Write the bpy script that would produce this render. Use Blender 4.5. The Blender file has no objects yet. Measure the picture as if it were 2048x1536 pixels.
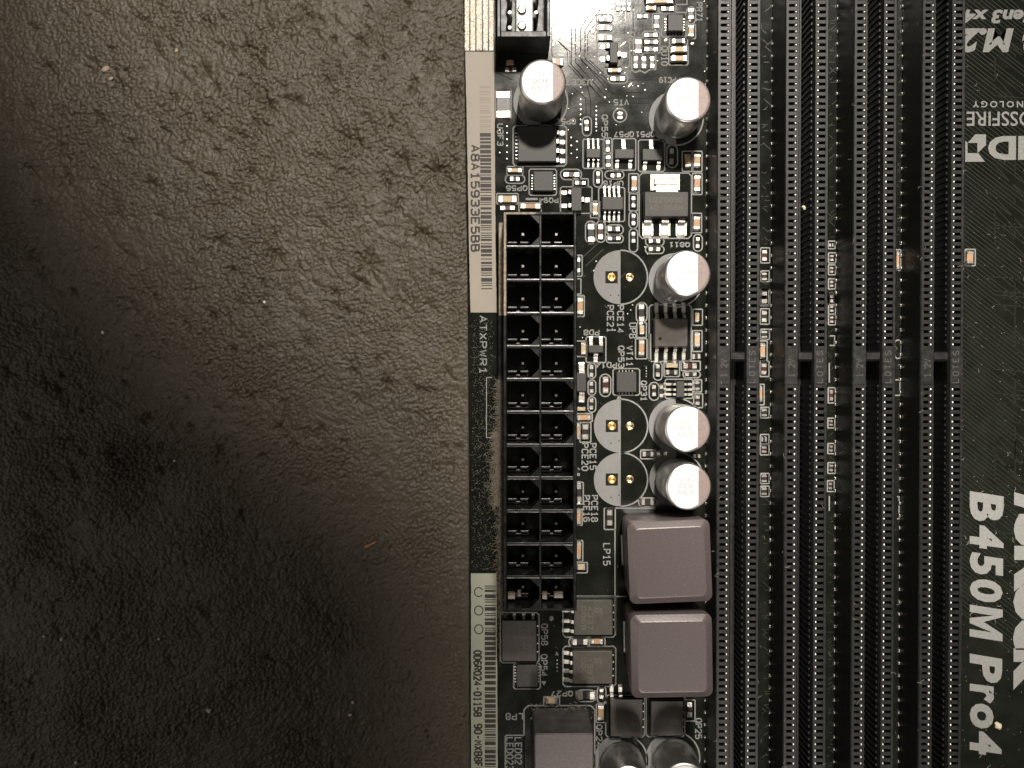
import bpy, math, random
import numpy as np
from mathutils import Vector, noise
random.seed(7)
R = math.radians
sc = bpy.context.scene
C = sc.collection
MM = 0.001                       # everything below is written in millimetres

# ------------------------------------------------------------------ camera
FPX, DCAM, TILT = 1891.0, 130.0, R(0.75)
cam_d = bpy.data.cameras.new('camera'); cam = bpy.data.objects.new('camera', cam_d); C.objects.link(cam)
cam.location = (0, 0, DCAM*MM); cam.rotation_euler = (-TILT, 0, 0)
cam_d.sensor_width = 36; cam_d.lens = 36*FPX/2048.0
cam_d.clip_start = 0.002; cam_d.clip_end = 10
cam_d.dof.use_dof = False
sc.camera = cam
sc.render.resolution_x, sc.render.resolution_y = 1024, 768

# ------------------------------------------------------------------ world, lamps, exposure
w = bpy.data.worlds.new('World'); sc.world = w; w.use_nodes = True
w.node_tree.nodes['Background'].inputs[0].default_value = (1.0, 0.93, 0.84, 1)
w.node_tree.nodes['Background'].inputs[1].default_value = 0.06

def aim(o, loc, to):
    o.location = [v*MM for v in loc]
    o.rotation_euler = (Vector(to)-Vector(loc)).to_track_quat('-Z', 'Y').to_euler()
def spot(name, loc, to, watts, col, cone, blend, rad):
    l = bpy.data.lights.new(name, 'SPOT'); o = bpy.data.objects.new(name, l); C.objects.link(o)
    l.energy = watts; l.color = col; l.spot_size = R(cone); l.spot_blend = blend; l.shadow_soft_size = rad*MM
    aim(o, loc, to); return o
def area(name, loc, to, watts, col, sx, sy):
    l = bpy.data.lights.new(name, 'AREA'); o = bpy.data.objects.new(name, l); C.objects.link(o)
    l.energy = watts; l.color = col; l.shape = 'RECTANGLE'; l.size = sx*MM; l.size_y = sy*MM
    aim(o, loc, to); return o
spot('desk_lamp', (28, 214, 372), (60, 127, 0), 9.5, (1.0, 0.925, 0.82), 44.0, 0.16, 16)
spot('board_fill', (70, 330, 400), (52, -35, 0), 12.0, (1.0, 0.93, 0.83), 12.0, 0.25, 22)  # added second north light, brightens only the lower board outside the first cone
spot('room_lamp', (30, -270, 330), (50, -32, 0), 3.8, (1.0, 0.91, 0.82), 15.0, 0.25, 30)
area('mat_fill', (-420, -120, 330), (-10, 0, 0), 0.30, (1.0, 0.90, 0.80), 120, 120)  # added weak fill from the left, lifts the dark lower mat; no known source
sc.view_settings.view_transform = 'Standard'; sc.view_settings.look = 'None'
sc.view_settings.exposure = 0.0; sc.view_settings.gamma = 1.0

# ------------------------------------------------------------------ pixel measuring
_s, _c = math.sin(TILT), math.cos(TILT)
def P(px, py, z=0.0):
    """point at height z (mm above the board) that the photograph shows at px, py"""
    a, b = (px-1024)/FPX, -(py-768)/FPX
    d = (a, b*_c-_s, -b*_s-_c)
    t = (z-DCAM)/d[2]
    return (d[0]*t, d[1]*t)
def rect(r, z):
    x0, y1 = P(r[0], r[1], z); x1, y0 = P(r[2], r[3], z)
    return min(x0, x1), min(y0, y1), max(x0, x1), max(y0, y1)
G = {1: (920, 0, 4), 2: (920, 230, 4), 3: (920, 470, 4), 4: (920, 700, 4), 5: (920, 930, 4), 6: (920, 1130, 4), 7: (920, 1280, 4),
     8: (1130, 0, 2048/300), 11: (1400, 0, 2048/648), 12: (1400, 300, 2048/648), 13: (1400, 580, 2048/648), 14: (1400, 900, 2048/648),
     15: (1900, 0, 669/148), 0: (0, 0, 1)}
def q(g, r):
    ox, oy, s = G[g]
    return tuple((ox if i % 2 == 0 else oy)+v/s for i, v in enumerate(r))

# ------------------------------------------------------------------ materials
def mat(name, col, rough=0.5, metal=0.0, spec=0.5, var=0.0, vscale=900, bump=0.0, bscale=3000, rvar=0.0, coat=0.0, col2=None):
    m = bpy.data.materials.new(name); m.use_nodes = True
    nt = m.node_tree; b = nt.nodes['Principled BSDF']
    b.inputs['Base Color'].default_value = (*col, 1); b.inputs['Roughness'].default_value = rough
    b.inputs['Metallic'].default_value = metal; b.inputs['Specular IOR Level'].default_value = spec
    if coat: b.inputs['Coat Weight'].default_value = coat; b.inputs['Coat Roughness'].default_value = 0.15
    tc = nt.nodes.new('ShaderNodeTexCoord')
    geo = nt.nodes.new('ShaderNodeNewGeometry')
    if var or rvar:
        n = nt.nodes.new('ShaderNodeTexNoise'); n.inputs['Scale'].default_value = vscale; n.inputs['Detail'].default_value = 5
        nt.links.new(geo.outputs['Position'], n.inputs['Vector'])
        if var:
            mr = nt.nodes.new('ShaderNodeMapRange')
            mr.inputs['From Min'].default_value = 0.3; mr.inputs['From Max'].default_value = 0.7
            nt.links.new(n.outputs['Fac'], mr.inputs['Value'])
            mx = nt.nodes.new('ShaderNodeMix'); mx.data_type = 'RGBA'
            c2 = col2 if col2 else tuple(v*(1+var) for v in col)
            mx.inputs['A'].default_value = (*[v*(1-var) for v in col], 1) if not col2 else (*col, 1)
            mx.inputs['B'].default_value = (*c2, 1)
            nt.links.new(mr.outputs['Result'], mx.inputs['Factor']); nt.links.new(mx.outputs['Result'], b.inputs['Base Color'])
        if rvar:
            mr2 = nt.nodes.new('ShaderNodeMapRange')
            mr2.inputs['From Min'].default_value = 0.3; mr2.inputs['From Max'].default_value = 0.7
            mr2.inputs['To Min'].default_value = max(0.02, rough-rvar); mr2.inputs['To Max'].default_value = rough+rvar
            nt.links.new(n.outputs['Fac'], mr2.inputs['Value']); nt.links.new(mr2.outputs['Result'], b.inputs['Roughness'])
    if bump:
        n2 = nt.nodes.new('ShaderNodeTexNoise'); n2.inputs['Scale'].default_value = bscale; n2.inputs['Detail'].default_value = 4
        nt.links.new(geo.outputs['Position'], n2.inputs['Vector'])
        bp = nt.nodes.new('ShaderNodeBump'); bp.inputs['Strength'].default_value = 1.0; bp.inputs['Distance'].default_value = bump*MM
        nt.links.new(n2.outputs['Fac'], bp.inputs['Height']); nt.links.new(bp.outputs['Normal'], b.inputs['Normal'])
    return m
M = {}
M['pcb'] = mat('solder_mask', (0.0085, 0.0095, 0.0073), 0.15, 0, 0.38, 0.3, 350, 0.004, 2600, 0.04)
M['trace'] = mat('covered_trace', (0.017, 0.0195, 0.014), 0.34, 0, 0.5, 0.2, 900)
M['trace_dark'] = mat('trace_gap', (0.004, 0.004, 0.004), 0.6, 0, 0.2)
M['silk'] = mat('silkscreen_ink', (0.205, 0.205, 0.197), 0.6, 0, 0.4, 0.12, 3000, 0.004, 6000)
M['silkg'] = mat('silkscreen_grey', (0.18, 0.18, 0.178), 0.55, 0, 0.4, 0.06, 1500)
M['plastic'] = mat('black_nylon', (0.006, 0.006, 0.006), 0.33, 0, 0.5, 0.3, 900, 0.012, 2500, 0.1)
M['cellw'] = M['plastic']
M['slot'] = mat('slot_plastic', (0.0075, 0.0073, 0.0070), 0.42, 0, 0.5, 0.25, 1500, 0.008, 4000, 0.06)
M['engrave'] = mat('moulded_lettering', (0.045, 0.043, 0.040), 0.55)
M['epoxy'] = mat('chip_epoxy', (0.036, 0.034, 0.031), 0.52, 0, 0.5, 0.2, 4000, 0.006, 7000)
M['epoxyb'] = mat('transistor_epoxy', (0.048, 0.042, 0.034), 0.5, 0, 0.5, 0.2, 1500, 0.006, 6000)
M['laser'] = mat('laser_marking', (0.095, 0.085, 0.065), 0.6)
M['dimple'] = mat('dimple', (0.06, 0.058, 0.053), 0.4)
M['tin'] = mat('tinned_lead', (0.60, 0.58, 0.54), 0.40, 1, 0.5, 0.1, 3000, 0.02, 5000)
M['solder'] = mat('solder', (0.60, 0.575, 0.53), 0.38, 1, 0.5, 0.1, 3000, 0.03, 3500)
M['pin'] = mat('contact_pin', (0.62, 0.58, 0.50), 0.25, 1)
M['bar'] = mat('dull_tinned_bar', (0.31, 0.27, 0.225), 0.42, 0.8, 0.5, 0.75, 4500, 0.08, 5000)
M['contact'] = mat('contact_tip', (0.93, 0.90, 0.84), 0.5, 1)
M['tab'] = mat('regulator_tab', (0.55, 0.53, 0.47), 0.33, 1, 0.5, 0.1, 2000)
M['gold'] = mat('gold_plating', (0.90, 0.70, 0.38), 0.25, 1)
M['copper'] = mat('bare_copper_hole', (0.93, 0.50, 0.17), 0.35, 1, 0.5, 0.15, 3000, 0.02, 4000)
M['alu'] = mat('aluminium_can', (0.76, 0.755, 0.75), 0.36, 1, 0.5, 0.06, 500, 0.004, 4000, 0.06)
M['alutop'] = mat('aluminium_top', (0.60, 0.61, 0.62), 0.55, 0.35, 0.6, 0.03, 3000, 0.006, 5000)
M['mark'] = mat('polarity_ink', (0.23, 0.18, 0.168), 0.5, 0.25, 0.5, 0.12, 2500, 0.008, 5000)
M['topink'] = mat('top_ink', (0.36, 0.35, 0.335), 0.6)
M['rubber'] = mat('base_plug', (0.012, 0.011, 0.011), 0.5)
M['choke'] = mat('choke_paint', (0.092, 0.074, 0.075), 0.35, 0.15, 0.5, 0.16, 5000, 0.012, 4500)
M['chokeside'] = mat('choke_side', (0.05, 0.047, 0.046), 0.6, 0, 0.4, 0.4, 700, 0.05, 1200)
M['ceramic'] = mat('ceramic_brown', (0.37, 0.225, 0.13), 0.42, 0, 0.5, 0.12, 3000)
M['ceramict'] = mat('ceramic_tan', (0.42, 0.32, 0.19), 0.42, 0, 0.5, 0.12, 3000)
M['resist'] = mat('resistor_black', (0.02, 0.018, 0.018), 0.35)
M['resistred'] = mat('resistor_maroon', (0.05, 0.012, 0.010), 0.35)
M['labelw'] = mat('label_warm_tint', (0.32, 0.285, 0.24), 0.6, 0, 0.4, 0.06, 200, 0.01, 900)  # white paper; the warm cast of its light is put into the colour
M['labelg'] = mat('label_green_light', (0.34, 0.35, 0.28), 0.6, 0, 0.4, 0.06, 200, 0.01, 900)  # white paper as well; greenish cast of its light put into the colour
M['ink'] = mat('label_ink', (0.022, 0.019, 0.017), 0.6)
M['inkfade'] = mat('label_ink_worn', (0.26, 0.225, 0.19), 0.6)
M['rim_strips'] = mat('brown_strip', (0.26, 0.21, 0.15), 0.6, 0.0, 0.5, 0.5, 2200, 0.05, 3000)
M['dust'] = mat('dust', (0.55, 0.51, 0.44), 0.8)
M['fluff'] = mat('lint', (0.33, 0.285, 0.22), 0.9)
M['crumb'] = mat('crumb', (0.72, 0.68, 0.60), 0.7, 0, 0.4, 0.2, 2500, 0.05, 2500)
M['flake'] = mat('flake', (0.34, 0.27, 0.21), 0.7, 0, 0.4, 0.2, 2500)
M['wood'] = mat('splinter', (0.30, 0.15, 0.07), 0.6, 0, 0.4, 0.2, 2500)
M['tape'] = mat('fluff_beige', (0.55, 0.48, 0.36), 0.7)

def foam_mat():
    m = bpy.data.materials.new('black_leather_mat'); m.use_nodes = True
    nt = m.node_tree; b = nt.nodes['Principled BSDF']; N = nt.nodes.new; L = nt.links.new
    geo = N('ShaderNodeNewGeometry')
    dn = N('ShaderNodeTexNoise'); dn.inputs['Scale'].default_value = 420; dn.inputs['Detail'].default_value = 3
    L(geo.outputs['Position'], dn.inputs['Vector'])
    sub = N('ShaderNodeVectorMath'); sub.operation = 'SUBTRACT'; sub.inputs[1].default_value = (0.5, 0.5, 0.5)
    L(dn.outputs['Color'], sub.inputs[0])
    scl = N('ShaderNodeVectorMath'); scl.operation = 'SCALE'; scl.inputs['Scale'].default_value = 0.0016
    L(sub.outputs[0], scl.inputs[0])
    add = N('ShaderNodeVectorMath'); add.operation = 'ADD'
    L(geo.outputs['Position'], add.inputs[0]); L(scl.outputs[0], add.inputs[1])
    rot = N('ShaderNodeMapping'); rot.inputs['Rotation'].default_value = (0, 0, R(35)); rot.inputs['Scale'].default_value = (0.8, 1.25, 1)
    L(add.outputs[0], rot.inputs['Vector'])
    n1 = N('ShaderNodeTexNoise'); n1.inputs['Scale'].default_value = 2800; n1.inputs['Detail'].default_value = 5; n1.inputs['Roughness'].default_value = 0.6
    L(add.outputs[0], n1.inputs['Vector'])
    n2 = N('ShaderNodeTexNoise'); n2.inputs['Scale'].default_value = 330; n2.inputs['Detail'].default_value = 5; n2.inputs['Roughness'].default_value = 0.6
    L(geo.outputs['Position'], n2.inputs['Vector'])
    bp = N('ShaderNodeBump'); bp.inputs['Distance'].default_value = 0.15*MM; bp.inputs['Strength'].default_value = 1.0
    L(n1.outputs['Fac'], bp.inputs['Height']); L(bp.outputs['Normal'], b.inputs['Normal'])
    mr = N('ShaderNodeMapRange'); mr.inputs['From Min'].default_value = 0.35; mr.inputs['From Max'].default_value = 0.7
    L(n2.outputs['Fac'], mr.inputs['Value'])
    mx = N('ShaderNodeMix'); mx.data_type = 'RGBA'
    mx.inputs['A'].default_value = (0.046, 0.0345, 0.0185, 1); mx.inputs['B'].default_value = (0.058, 0.0435, 0.024, 1)
    L(mr.outputs['Result'], mx.inputs['Factor']); L(mx.outputs['Result'], b.inputs['Base Color'])
    b.inputs['Roughness'].default_value = 0.42; b.inputs['Specular IOR Level'].default_value = 0.6
    return m
M['foam'] = foam_mat()

# ------------------------------------------------------------------ mesh helpers
class MB:
    def __init__(s): s.v = []; s.f = []; s.m = []
    def face(s, pts, m=0):
        k = len(s.v); s.v += pts; s.f.append(tuple(range(k, k+len(pts)))); s.m.append(m)
    def loft(s, rings, m=0, bottom=True, top=True):
        """rings: list of lists of (x,y,z), anticlockwise from above, bottom to top"""
        k = len(s.v); n = len(rings[0])
        for r in rings: s.v += r
        for i in range(len(rings)-1):
            for j in range(n):
                a, b = k+i*n+j, k+i*n+(j+1) % n
                s.f.append((a, b, b+n, a+n)); s.m.append(m)
        if bottom: s.f.append(tuple(k+j for j in reversed(range(n)))); s.m.append(m)
        if top: s.f.append(tuple(k+(len(rings)-1)*n+j for j in range(n))); s.m.append(m)
    def box(s, x0, y0, z0, x1, y1, z1, m=0, b=0.0):
        r = lambda i, z: [(x0+i, y0+i, z), (x1-i, y0+i, z), (x1-i, y1-i, z), (x0+i, y1-i, z)]
        s.loft([r(0, z0), r(0, z1-b), r(b, z1)] if b else [r(0, z0), r(0, z1)], m)
    def poly(s, pts, z0, z1, m=0):
        s.loft([[(x, y, z0) for x, y in pts], [(x, y, z1) for x, y in pts]], m)
    def strip(s, pts, wd, z, m=0, close=False):
        """flat ribbon along a polyline"""
        n = len(pts); L_, R_ = [], []
        for i in range(n):
            if close: a, b = pts[(i-1) % n], pts[(i+1) % n]
            else: a, b = pts[max(i-1, 0)], pts[min(i+1, n-1)]
            p = pts[i]
            def nrm(u, v):
                d = (v[0]-u[0], v[1]-u[1]); l = math.hypot(*d) or 1; return (-d[1]/l, d[0]/l)
            if close or 0 < i < n-1:
                n1, n2 = nrm(a, p), nrm(p, b); nx, ny = n1[0]+n2[0], n1[1]+n2[1]
                dd = 1+n1[0]*n2[0]+n1[1]*n2[1]; dd = max(dd, 0.4); nx, ny = nx/dd, ny/dd
            else: nx, ny = nrm(a, b)
            h = wd/2
            L_.append((p[0]+nx*h, p[1]+ny*h, z)); R_.append((p[0]-nx*h, p[1]-ny*h, z))
        k = len(s.v); s.v += L_+R_
        for i in range(n if close else n-1):
            j = (i+1) % n
            s.f.append((k+n+i, k+n+j, k+j, k+i)); s.m.append(m)
    def build(s, name, mats, smooth=None):
        me = bpy.data.meshes.new(name)
        me.from_pydata([(x*MM, y*MM, z*MM) for x, y, z in s.v], [], s.f)
        for mm in (mats if isinstance(mats, (list, tuple)) else [mats]): me.materials.append(M[mm])
        me.polygons.foreach_set('material_index', s.m)
        me.update()
        if smooth is not None:
            me.shade_smooth(); me.set_sharp_from_angle(angle=R(smooth))
        return me
def circ(cx, cy, r, z, n=32, a0=0.0): return [(cx+r*math.cos(a0+2*math.pi*i/n), cy+r*math.sin(a0+2*math.pi*i/n), z) for i in range(n)]
def rrect(x0, y0, x1, y1, r, z, n=4):
    o = []
    for cx, cy, a in ((x1-r, y1-r, 0), (x0+r, y1-r, 90), (x0+r, y0+r, 180), (x1-r, y0+r, 270)):
        for i in range(n+1):
            t = R(a+90*i/n); o.append((cx+r*math.cos(t), cy+r*math.sin(t), z))
    return o

W = {}
def obj(name, me, parent=None, loc=(0, 0, 0), rz=0.0, label=None, kind=None, cat=None, group=None):
    o = bpy.data.objects.new(name, me); C.objects.link(o)
    p = W[parent.name] if parent else (0, 0, 0)
    if parent: o.parent = parent
    o.location = [(a-b)*MM for a, b in zip(loc, p)]; o.rotation_euler = (0, 0, rz)
    W[o.name] = loc
    if label: o['label'] = label
    if kind: o['kind'] = kind
    if cat: o['category'] = cat
    if group: o['group'] = group
    return o

# ------------------------------------------------------------------ text
_tc = {}
def text_mesh(body, bold=0.0, shear=0.0, spacing=1.0):
    key = (body, bold, shear, spacing)
    if key not in _tc:
        c = bpy.data.curves.new('t', 'FONT'); c.body = body; c.size = 1; c.offset = bold; c.shear = shear; c.space_character = spacing
        c.resolution_u = 3; c.fill_mode = 'FRONT'
        o = bpy.data.objects.new('t', c); C.objects.link(o)
        dg = bpy.context.evaluated_depsgraph_get()
        me = o.evaluated_get(dg).to_mesh()
        vs = [tuple(v.co) for v in me.vertices]; fs = [tuple(p.vertices) for p in me.polygons]
        o.evaluated_get(dg).to_mesh_clear()
        bpy.data.objects.remove(o); bpy.data.curves.remove(c)
        xs = [v[0] for v in vs]; ys = [v[1] for v in vs]
        x0, x1, y0, y1 = min(xs), max(xs), min(ys), max(ys)
        vs = [((v[0]-x0)/(x1-x0)-.5, (v[1]-y0)/(y1-y0)-.5) for v in vs]
        _tc[key] = (vs, fs)
    return _tc[key]
GLYPH = {
 'A': [[(0,0),(2,6),(4,0)],[(.7,2),(3.3,2)]], 'B': [[(0,0),(0,6),(2.6,6),(3.6,5.4),(3.6,3.8),(2.6,3.2),(0,3.2)],[(2.6,3.2),(4,2.4),(4,.8),(3,0),(0,0)]],
 'C': [[(4,4.8),(3.2,6),(1,6),(0,5),(0,1),(1,0),(3.2,0),(4,1.2)]], 'D': [[(0,0),(0,6),(2.4,6),(4,4.6),(4,1.4),(2.4,0),(0,0)]], 'E': [[(4,6),(0,6),(0,0),(4,0)],[(0,3.1),(3,3.1)]],
 'F': [[(4,6),(0,6),(0,0)],[(0,3.1),(3,3.1)]], 'G': [[(4,5),(3.2,6),(1,6),(0,5),(0,1),(1,0),(3.2,0),(4,1),(4,2.8),(2.4,2.8)]], 'H': [[(0,0),(0,6)],[(4,0),(4,6)],[(0,3),(4,3)]],
 'K': [[(0,0),(0,6)],[(4,6),(0,2.4)],[(1.4,3.6),(4,0)]], 'L': [[(0,6),(0,0),(3.8,0)]], 'M': [[(0,0),(0,6),(2,2.4),(4,6),(4,0)]], 'N': [[(0,0),(0,6),(4,0),(4,6)]],
 'O': [[(1.2,0),(0,1.4),(0,4.6),(1.2,6),(2.8,6),(4,4.6),(4,1.4),(2.8,0),(1.2,0)]], 'P': [[(0,0),(0,6),(2.8,6),(4,5.2),(4,3.6),(2.8,2.8),(0,2.8)]],
 'Q': [[(1.2,0),(0,1.4),(0,4.6),(1.2,6),(2.8,6),(4,4.6),(4,1.4),(2.8,0),(1.2,0)],[(2.4,1.6),(4.1,-.4)]], 'R': [[(0,0),(0,6),(2.8,6),(4,5.2),(4,3.6),(2.8,2.9),(0,2.9)],[(2.2,2.9),(4,0)]],
 'S': [[(4,5),(3.2,6),(.9,6),(0,5.2),(0,4),(.9,3.2),(3.1,2.8),(4,2),(4,.8),(3.1,0),(.8,0),(0,1)]], 'T': [[(0,6),(4,6)],[(2,6),(2,0)]], 'U': [[(0,6),(0,1.2),(1.1,0),(2.9,0),(4,1.2),(4,6)]],
 'V': [[(0,6),(2,0),(4,6)]], 'W': [[(0,6),(.9,0),(2,4),(3.1,0),(4,6)]], 'X': [[(0,0),(4,6)],[(0,6),(4,0)]], 'Y': [[(0,6),(2,3),(4,6)],[(2,3),(2,0)]], 'Z': [[(0,6),(4,6),(0,0),(4,0)]],
 '0': [[(1.2,0),(0,1.4),(0,4.6),(1.2,6),(2.8,6),(4,4.6),(4,1.4),(2.8,0),(1.2,0)]], '1': [[(.6,4.6),(2.2,6),(2.2,0)],[(.6,0),(3.6,0)]], '2': [[(0,4.8),(.9,6),(3.1,6),(4,5),(4,4),(0,.0),(4,0)]],
 '3': [[(0,5.2),(.9,6),(3.1,6),(4,5.2),(4,3.9),(3.1,3.2),(1.4,3.2)],[(3.1,3.2),(4,2.4),(4,.9),(3.1,0),(.9,0),(0,.9)]], '4': [[(3,0),(3,6),(0,1.8),(4,1.8)]], '5': [[(3.8,6),(.4,6),(.2,3.3),(2.8,3.6),(4,2.8),(4,1),(3,0),(.9,0),(0,.9)]],
 '6': [[(3.7,5.2),(2.9,6),(1.1,6),(0,4.8),(0,1.2),(1,0),(3,0),(4,1),(4,2.5),(3,3.4),(1,3.4),(0,2.5)]], '7': [[(0,6),(4,6),(1.4,0)]],
 '8': [[(1.1,3.2),(.2,4),(.2,5.2),(1.1,6),(2.9,6),(3.8,5.2),(3.8,4),(2.9,3.2),(1.1,3.2),(0,2.3),(0,.9),(1,0),(3,0),(4,.9),(4,2.3),(2.9,3.2)]],
 '9': [[(.3,.8),(1.1,0),(2.9,0),(4,1.2),(4,4.8),(3,6),(1,6),(0,5),(0,3.5),(1,2.6),(3,2.6),(4,3.5)]], '-': [[(.6,3),(3.4,3)]], '.': [[(1.6,0),(2.2,0)]], ' ': []}
def add_stroke(mb, body, r, z, ori='D', wd=.15, gap=1.9, m=0):
    """single-stroke lettering fitted to a world rectangle"""
    cx, cy, w_, h_ = (r[0]+r[2])/2, (r[1]+r[3])/2, r[2]-r[0], r[3]-r[1]
    Lr, Hr = (h_, w_) if ori in 'DB' else (w_, h_)
    Lr -= wd; Hr -= wd
    tot = len(body)*4+(len(body)-1)*gap
    for i, chh in enumerate(body):
        for pl in GLYPH[chh]:
            pts = []
            for gx, gy in pl:
                u, v = ((i*(4+gap)+gx)/tot-.5)*Lr, (gy/6-.5)*Hr
                x, y = {'N': (u, v), 'U': (-u, -v), 'D': (v, -u), 'B': (-v, u)}[ori]
                pts.append((cx+x, cy+y))
            if math.dist(pts[0], pts[-1]) < 1e-6: mb.strip(pts[:-1], wd, z, m, True)
            else: mb.strip(pts, wd, z, m)
            z += .0004
def add_text(mb, body, r, z, ori='D', m=0, **kw):
    """r: world rectangle; ori: N upright, U upside down, D reads down the photo, B reads up it"""
    vs, fs = text_mesh(body, **kw)
    cx, cy, w_, h_ = (r[0]+r[2])/2, (r[1]+r[3])/2, r[2]-r[0], r[3]-r[1]
    k = len(mb.v)
    for u, v in vs:
        if ori == 'N': x, y = u*w_, v*h_
        elif ori == 'U': x, y = -u*w_, -v*h_
        elif ori == 'D': x, y = v*w_, -u*h_
        else: x, y = -v*w_, u*h_
        mb.v.append((cx+x, cy+y, z))
    for f in fs: mb.f.append(tuple(k+i for i in f)); mb.m.append(m)

# ================================================================== the mat under the board
def build_mat():
    ZT = -1.75
    pits = []
    for zx, zy, r, d, a in ((1165, 455, 26, .55, 55), (1120, 390, 30, .3, 45), (755, 430, 17, .4, 50), (940, 375, 14, .4, 60), (660, 800, 18, .45, 40),
                      (950, 1050, 24, .45, 20), (1910, 750, 34, .5, 10), (1510, 600, 24, .4, 60), (1760, 700, 22, .35, 60), (700, 950, 18, .4, 55),
                      (1600, 1150, 34, .4, 45), (1840, 1020, 28, .4, 30), (1430, 350, 14, .35, 60), (1290, 440, 18, .35, 10), (910, 530, 16, .4, 30),
                      (1020, 830, 22, .3, 30), (1210, 1110, 20, .35, 40), (130, 450, 18, .35, 60), (740, 180, 12, .3, 80), (1050, 600, 28, .25, 20),
                      (240, 640, 26, .3, 60), (1180, 120, 14, .3, 50), (410, 270, 16, .35, 45), (280, 780, 30, .25, 80), (1990, 400, 22, .45, 80), (660, 1290, 22, .35, 60),
                      (960, 1960, 18, .4, 80), (1060, 2240, 16, .35, 80), (1400, 1870, 14, .3, 80), (710, 1950, 12, .3, 85)):
        x, y = P(zx/2.179, zy/2.179, ZT); pits.append((x, y, r/2.179/14.3, d, R(a)))
    rr = random.Random(3)
    for i in range(130):
        x, y = rr.uniform(-76, -7), rr.uniform(-58, 58)
        pits.append((x, y, rr.uniform(.35, 1.0), rr.uniform(.08, .26), R(rr.uniform(10, 80))))
    for i in range(130):
        x, y = rr.uniform(-68, -7), rr.uniform(-15, 52)
        pits.append((x, y, rr.uniform(.3, .7), rr.uniform(.2, .42), R(rr.uniform(20, 70))))
    DX = .155
    xs = np.concatenate([np.arange(-82, -4.4, DX), np.array([-3, 2, 10, 30, 60, 95])])
    xs = np.concatenate([np.array([-115., -100, -90]), xs])
    ys = np.concatenate([np.array([-90., -75, -66]), np.arange(-60, 60, DX), np.array([66., 75, 90])])
    X, Y = np.meshgrid(xs, ys)
    def vnoise(x, y, wl, seed):
        g = np.random.default_rng(seed).standard_normal((257, 257))
        u, v = x/wl+1000, y/wl+1000
        iu, iv = np.floor(u).astype(int), np.floor(v).astype(int); fu, fv = u-iu, v-iv
        fu = fu*fu*fu*(fu*(fu*6-15)+10); fv = fv*fv*fv*(fv*(fv*6-15)+10)
        a, b, c, d = g[iv % 257, iu % 257], g[iv % 257, (iu+1) % 257], g[(iv+1) % 257, iu % 257], g[(iv+1) % 257, (iu+1) % 257]
        return (a*(1-fu)+b*fu)*(1-fv)+(c*(1-fu)+d*fu)*fv
    wx = X+.22*vnoise(X, Y, 1.3, 1)+.05*vnoise(X, Y, .45, 2); wy = Y+.22*vnoise(X, Y, 1.3, 3)+.05*vnoise(X, Y, .45, 4)
    # pebbled grain: distance between nearest and second nearest cell centre
    def cells(x, y, wl, seed):
        j1 = np.random.default_rng(seed).random((257, 257, 2))
        u, v = x/wl+1000, y/wl+1000; iu, iv = np.floor(u).astype(int), np.floor(v).astype(int)
        f1 = np.full(x.shape, 9.); f2 = np.full(x.shape, 9.)
        for di in (-1, 0, 1):
            for dj in (-1, 0, 1):
                cu, cv = iu+di, iv+dj; jj = j1[cv % 257, cu % 257]
                d = np.hypot(cu+jj[..., 0]-u, cv+jj[..., 1]-v)
                f2 = np.minimum(f2, np.maximum(f1, d)); f1 = np.minimum(f1, d)
        return f2-f1, f1
    e1, f1_ = cells(wx*.9+wy*.25, wy*1.1-wx*.25, .56, 11)
    e2, _f = cells(wx, wy, 1.9, 12)
    sm = lambda t: np.clip(t, 0, 1)**2*(3-2*np.clip(t, 0, 1))
    amp = .75+.35*vnoise(X, Y, 6, 21)
    Hh = amp*(.22*sm(e1/.36)-.13*f1_)+.06*sm(e2/.28)*sm(.5+.6*vnoise(X, Y, 4.5, 22))
    Hh += .035*vnoise(X, Y, .34, 31)+.03*vnoise(X, Y, .8, 32)+.035*vnoise(X, Y, 2.1, 33)+.07*vnoise(X, Y, 6, 34)+.15*vnoise(X, Y, 19, 35)
    # short torn creases running with the grain
    cr = np.abs(vnoise(wx*.62+wy*.9, wy*.62-wx*1.6, 1.7, 41)); msk = sm((vnoise(X, Y, 3.6, 42)-.35)*1.6)
    Hh -= .22*np.exp(-(cr/.12)**2)*msk
    for px_, py_, r, d, a in pits:
        k = (np.abs(xs-px_) < 5).nonzero()[0]; l = (np.abs(ys-py_) < 5).nonzero()[0]
        if not len(k) or not len(l): continue
        sl = (slice(l[0], l[-1]+1), slice(k[0], k[-1]+1))
        dx, dy = X[sl]-px_, Y[sl]-py_
        u = dx*math.cos(a)-dy*math.sin(a); v2 = dx*math.sin(a)+dy*math.cos(a)
        th = np.arctan2(v2, u); wob = 1+.30*np.sin(th*5+px_*7)+.28*np.sin(th*11+py_*5)+.15*np.sin(th*17+px_)
        g2 = (u/(1.35*r*wob))**2+(v2/(.75*r*wob))**2
        Hh[sl] -= 1.5*d*np.exp(-np.minimum(g2, 40)*.8)
    fl_ = np.clip((-5.2-X)/2.0, 0, 1)*np.clip((np.minimum(60-np.abs(Y), 82+X))/2+.0, 0, 1)   # pressed flat under the board
    Hh = np.clip(Hh, -1.4, .55)*fl_
    Z = ZT+Hh
    n = len(xs); m_ = len(ys)
    vs = np.stack([X, Y, Z], -1).reshape(-1, 3)*MM
    idx = np.arange(n*m_).reshape(m_, n)
    fs = np.stack([idx[:-1, :-1], idx[:-1, 1:], idx[1:, 1:], idx[1:, :-1]], -1).reshape(-1, 4)
    me = bpy.data.meshes.new('leather_mat')
    me.vertices.add(len(vs)); me.vertices.foreach_set('co', vs.astype(np.float32).ravel())
    me.loops.add(fs.size); me.loops.foreach_set('vertex_index', fs.astype(np.int32).ravel())
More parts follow.
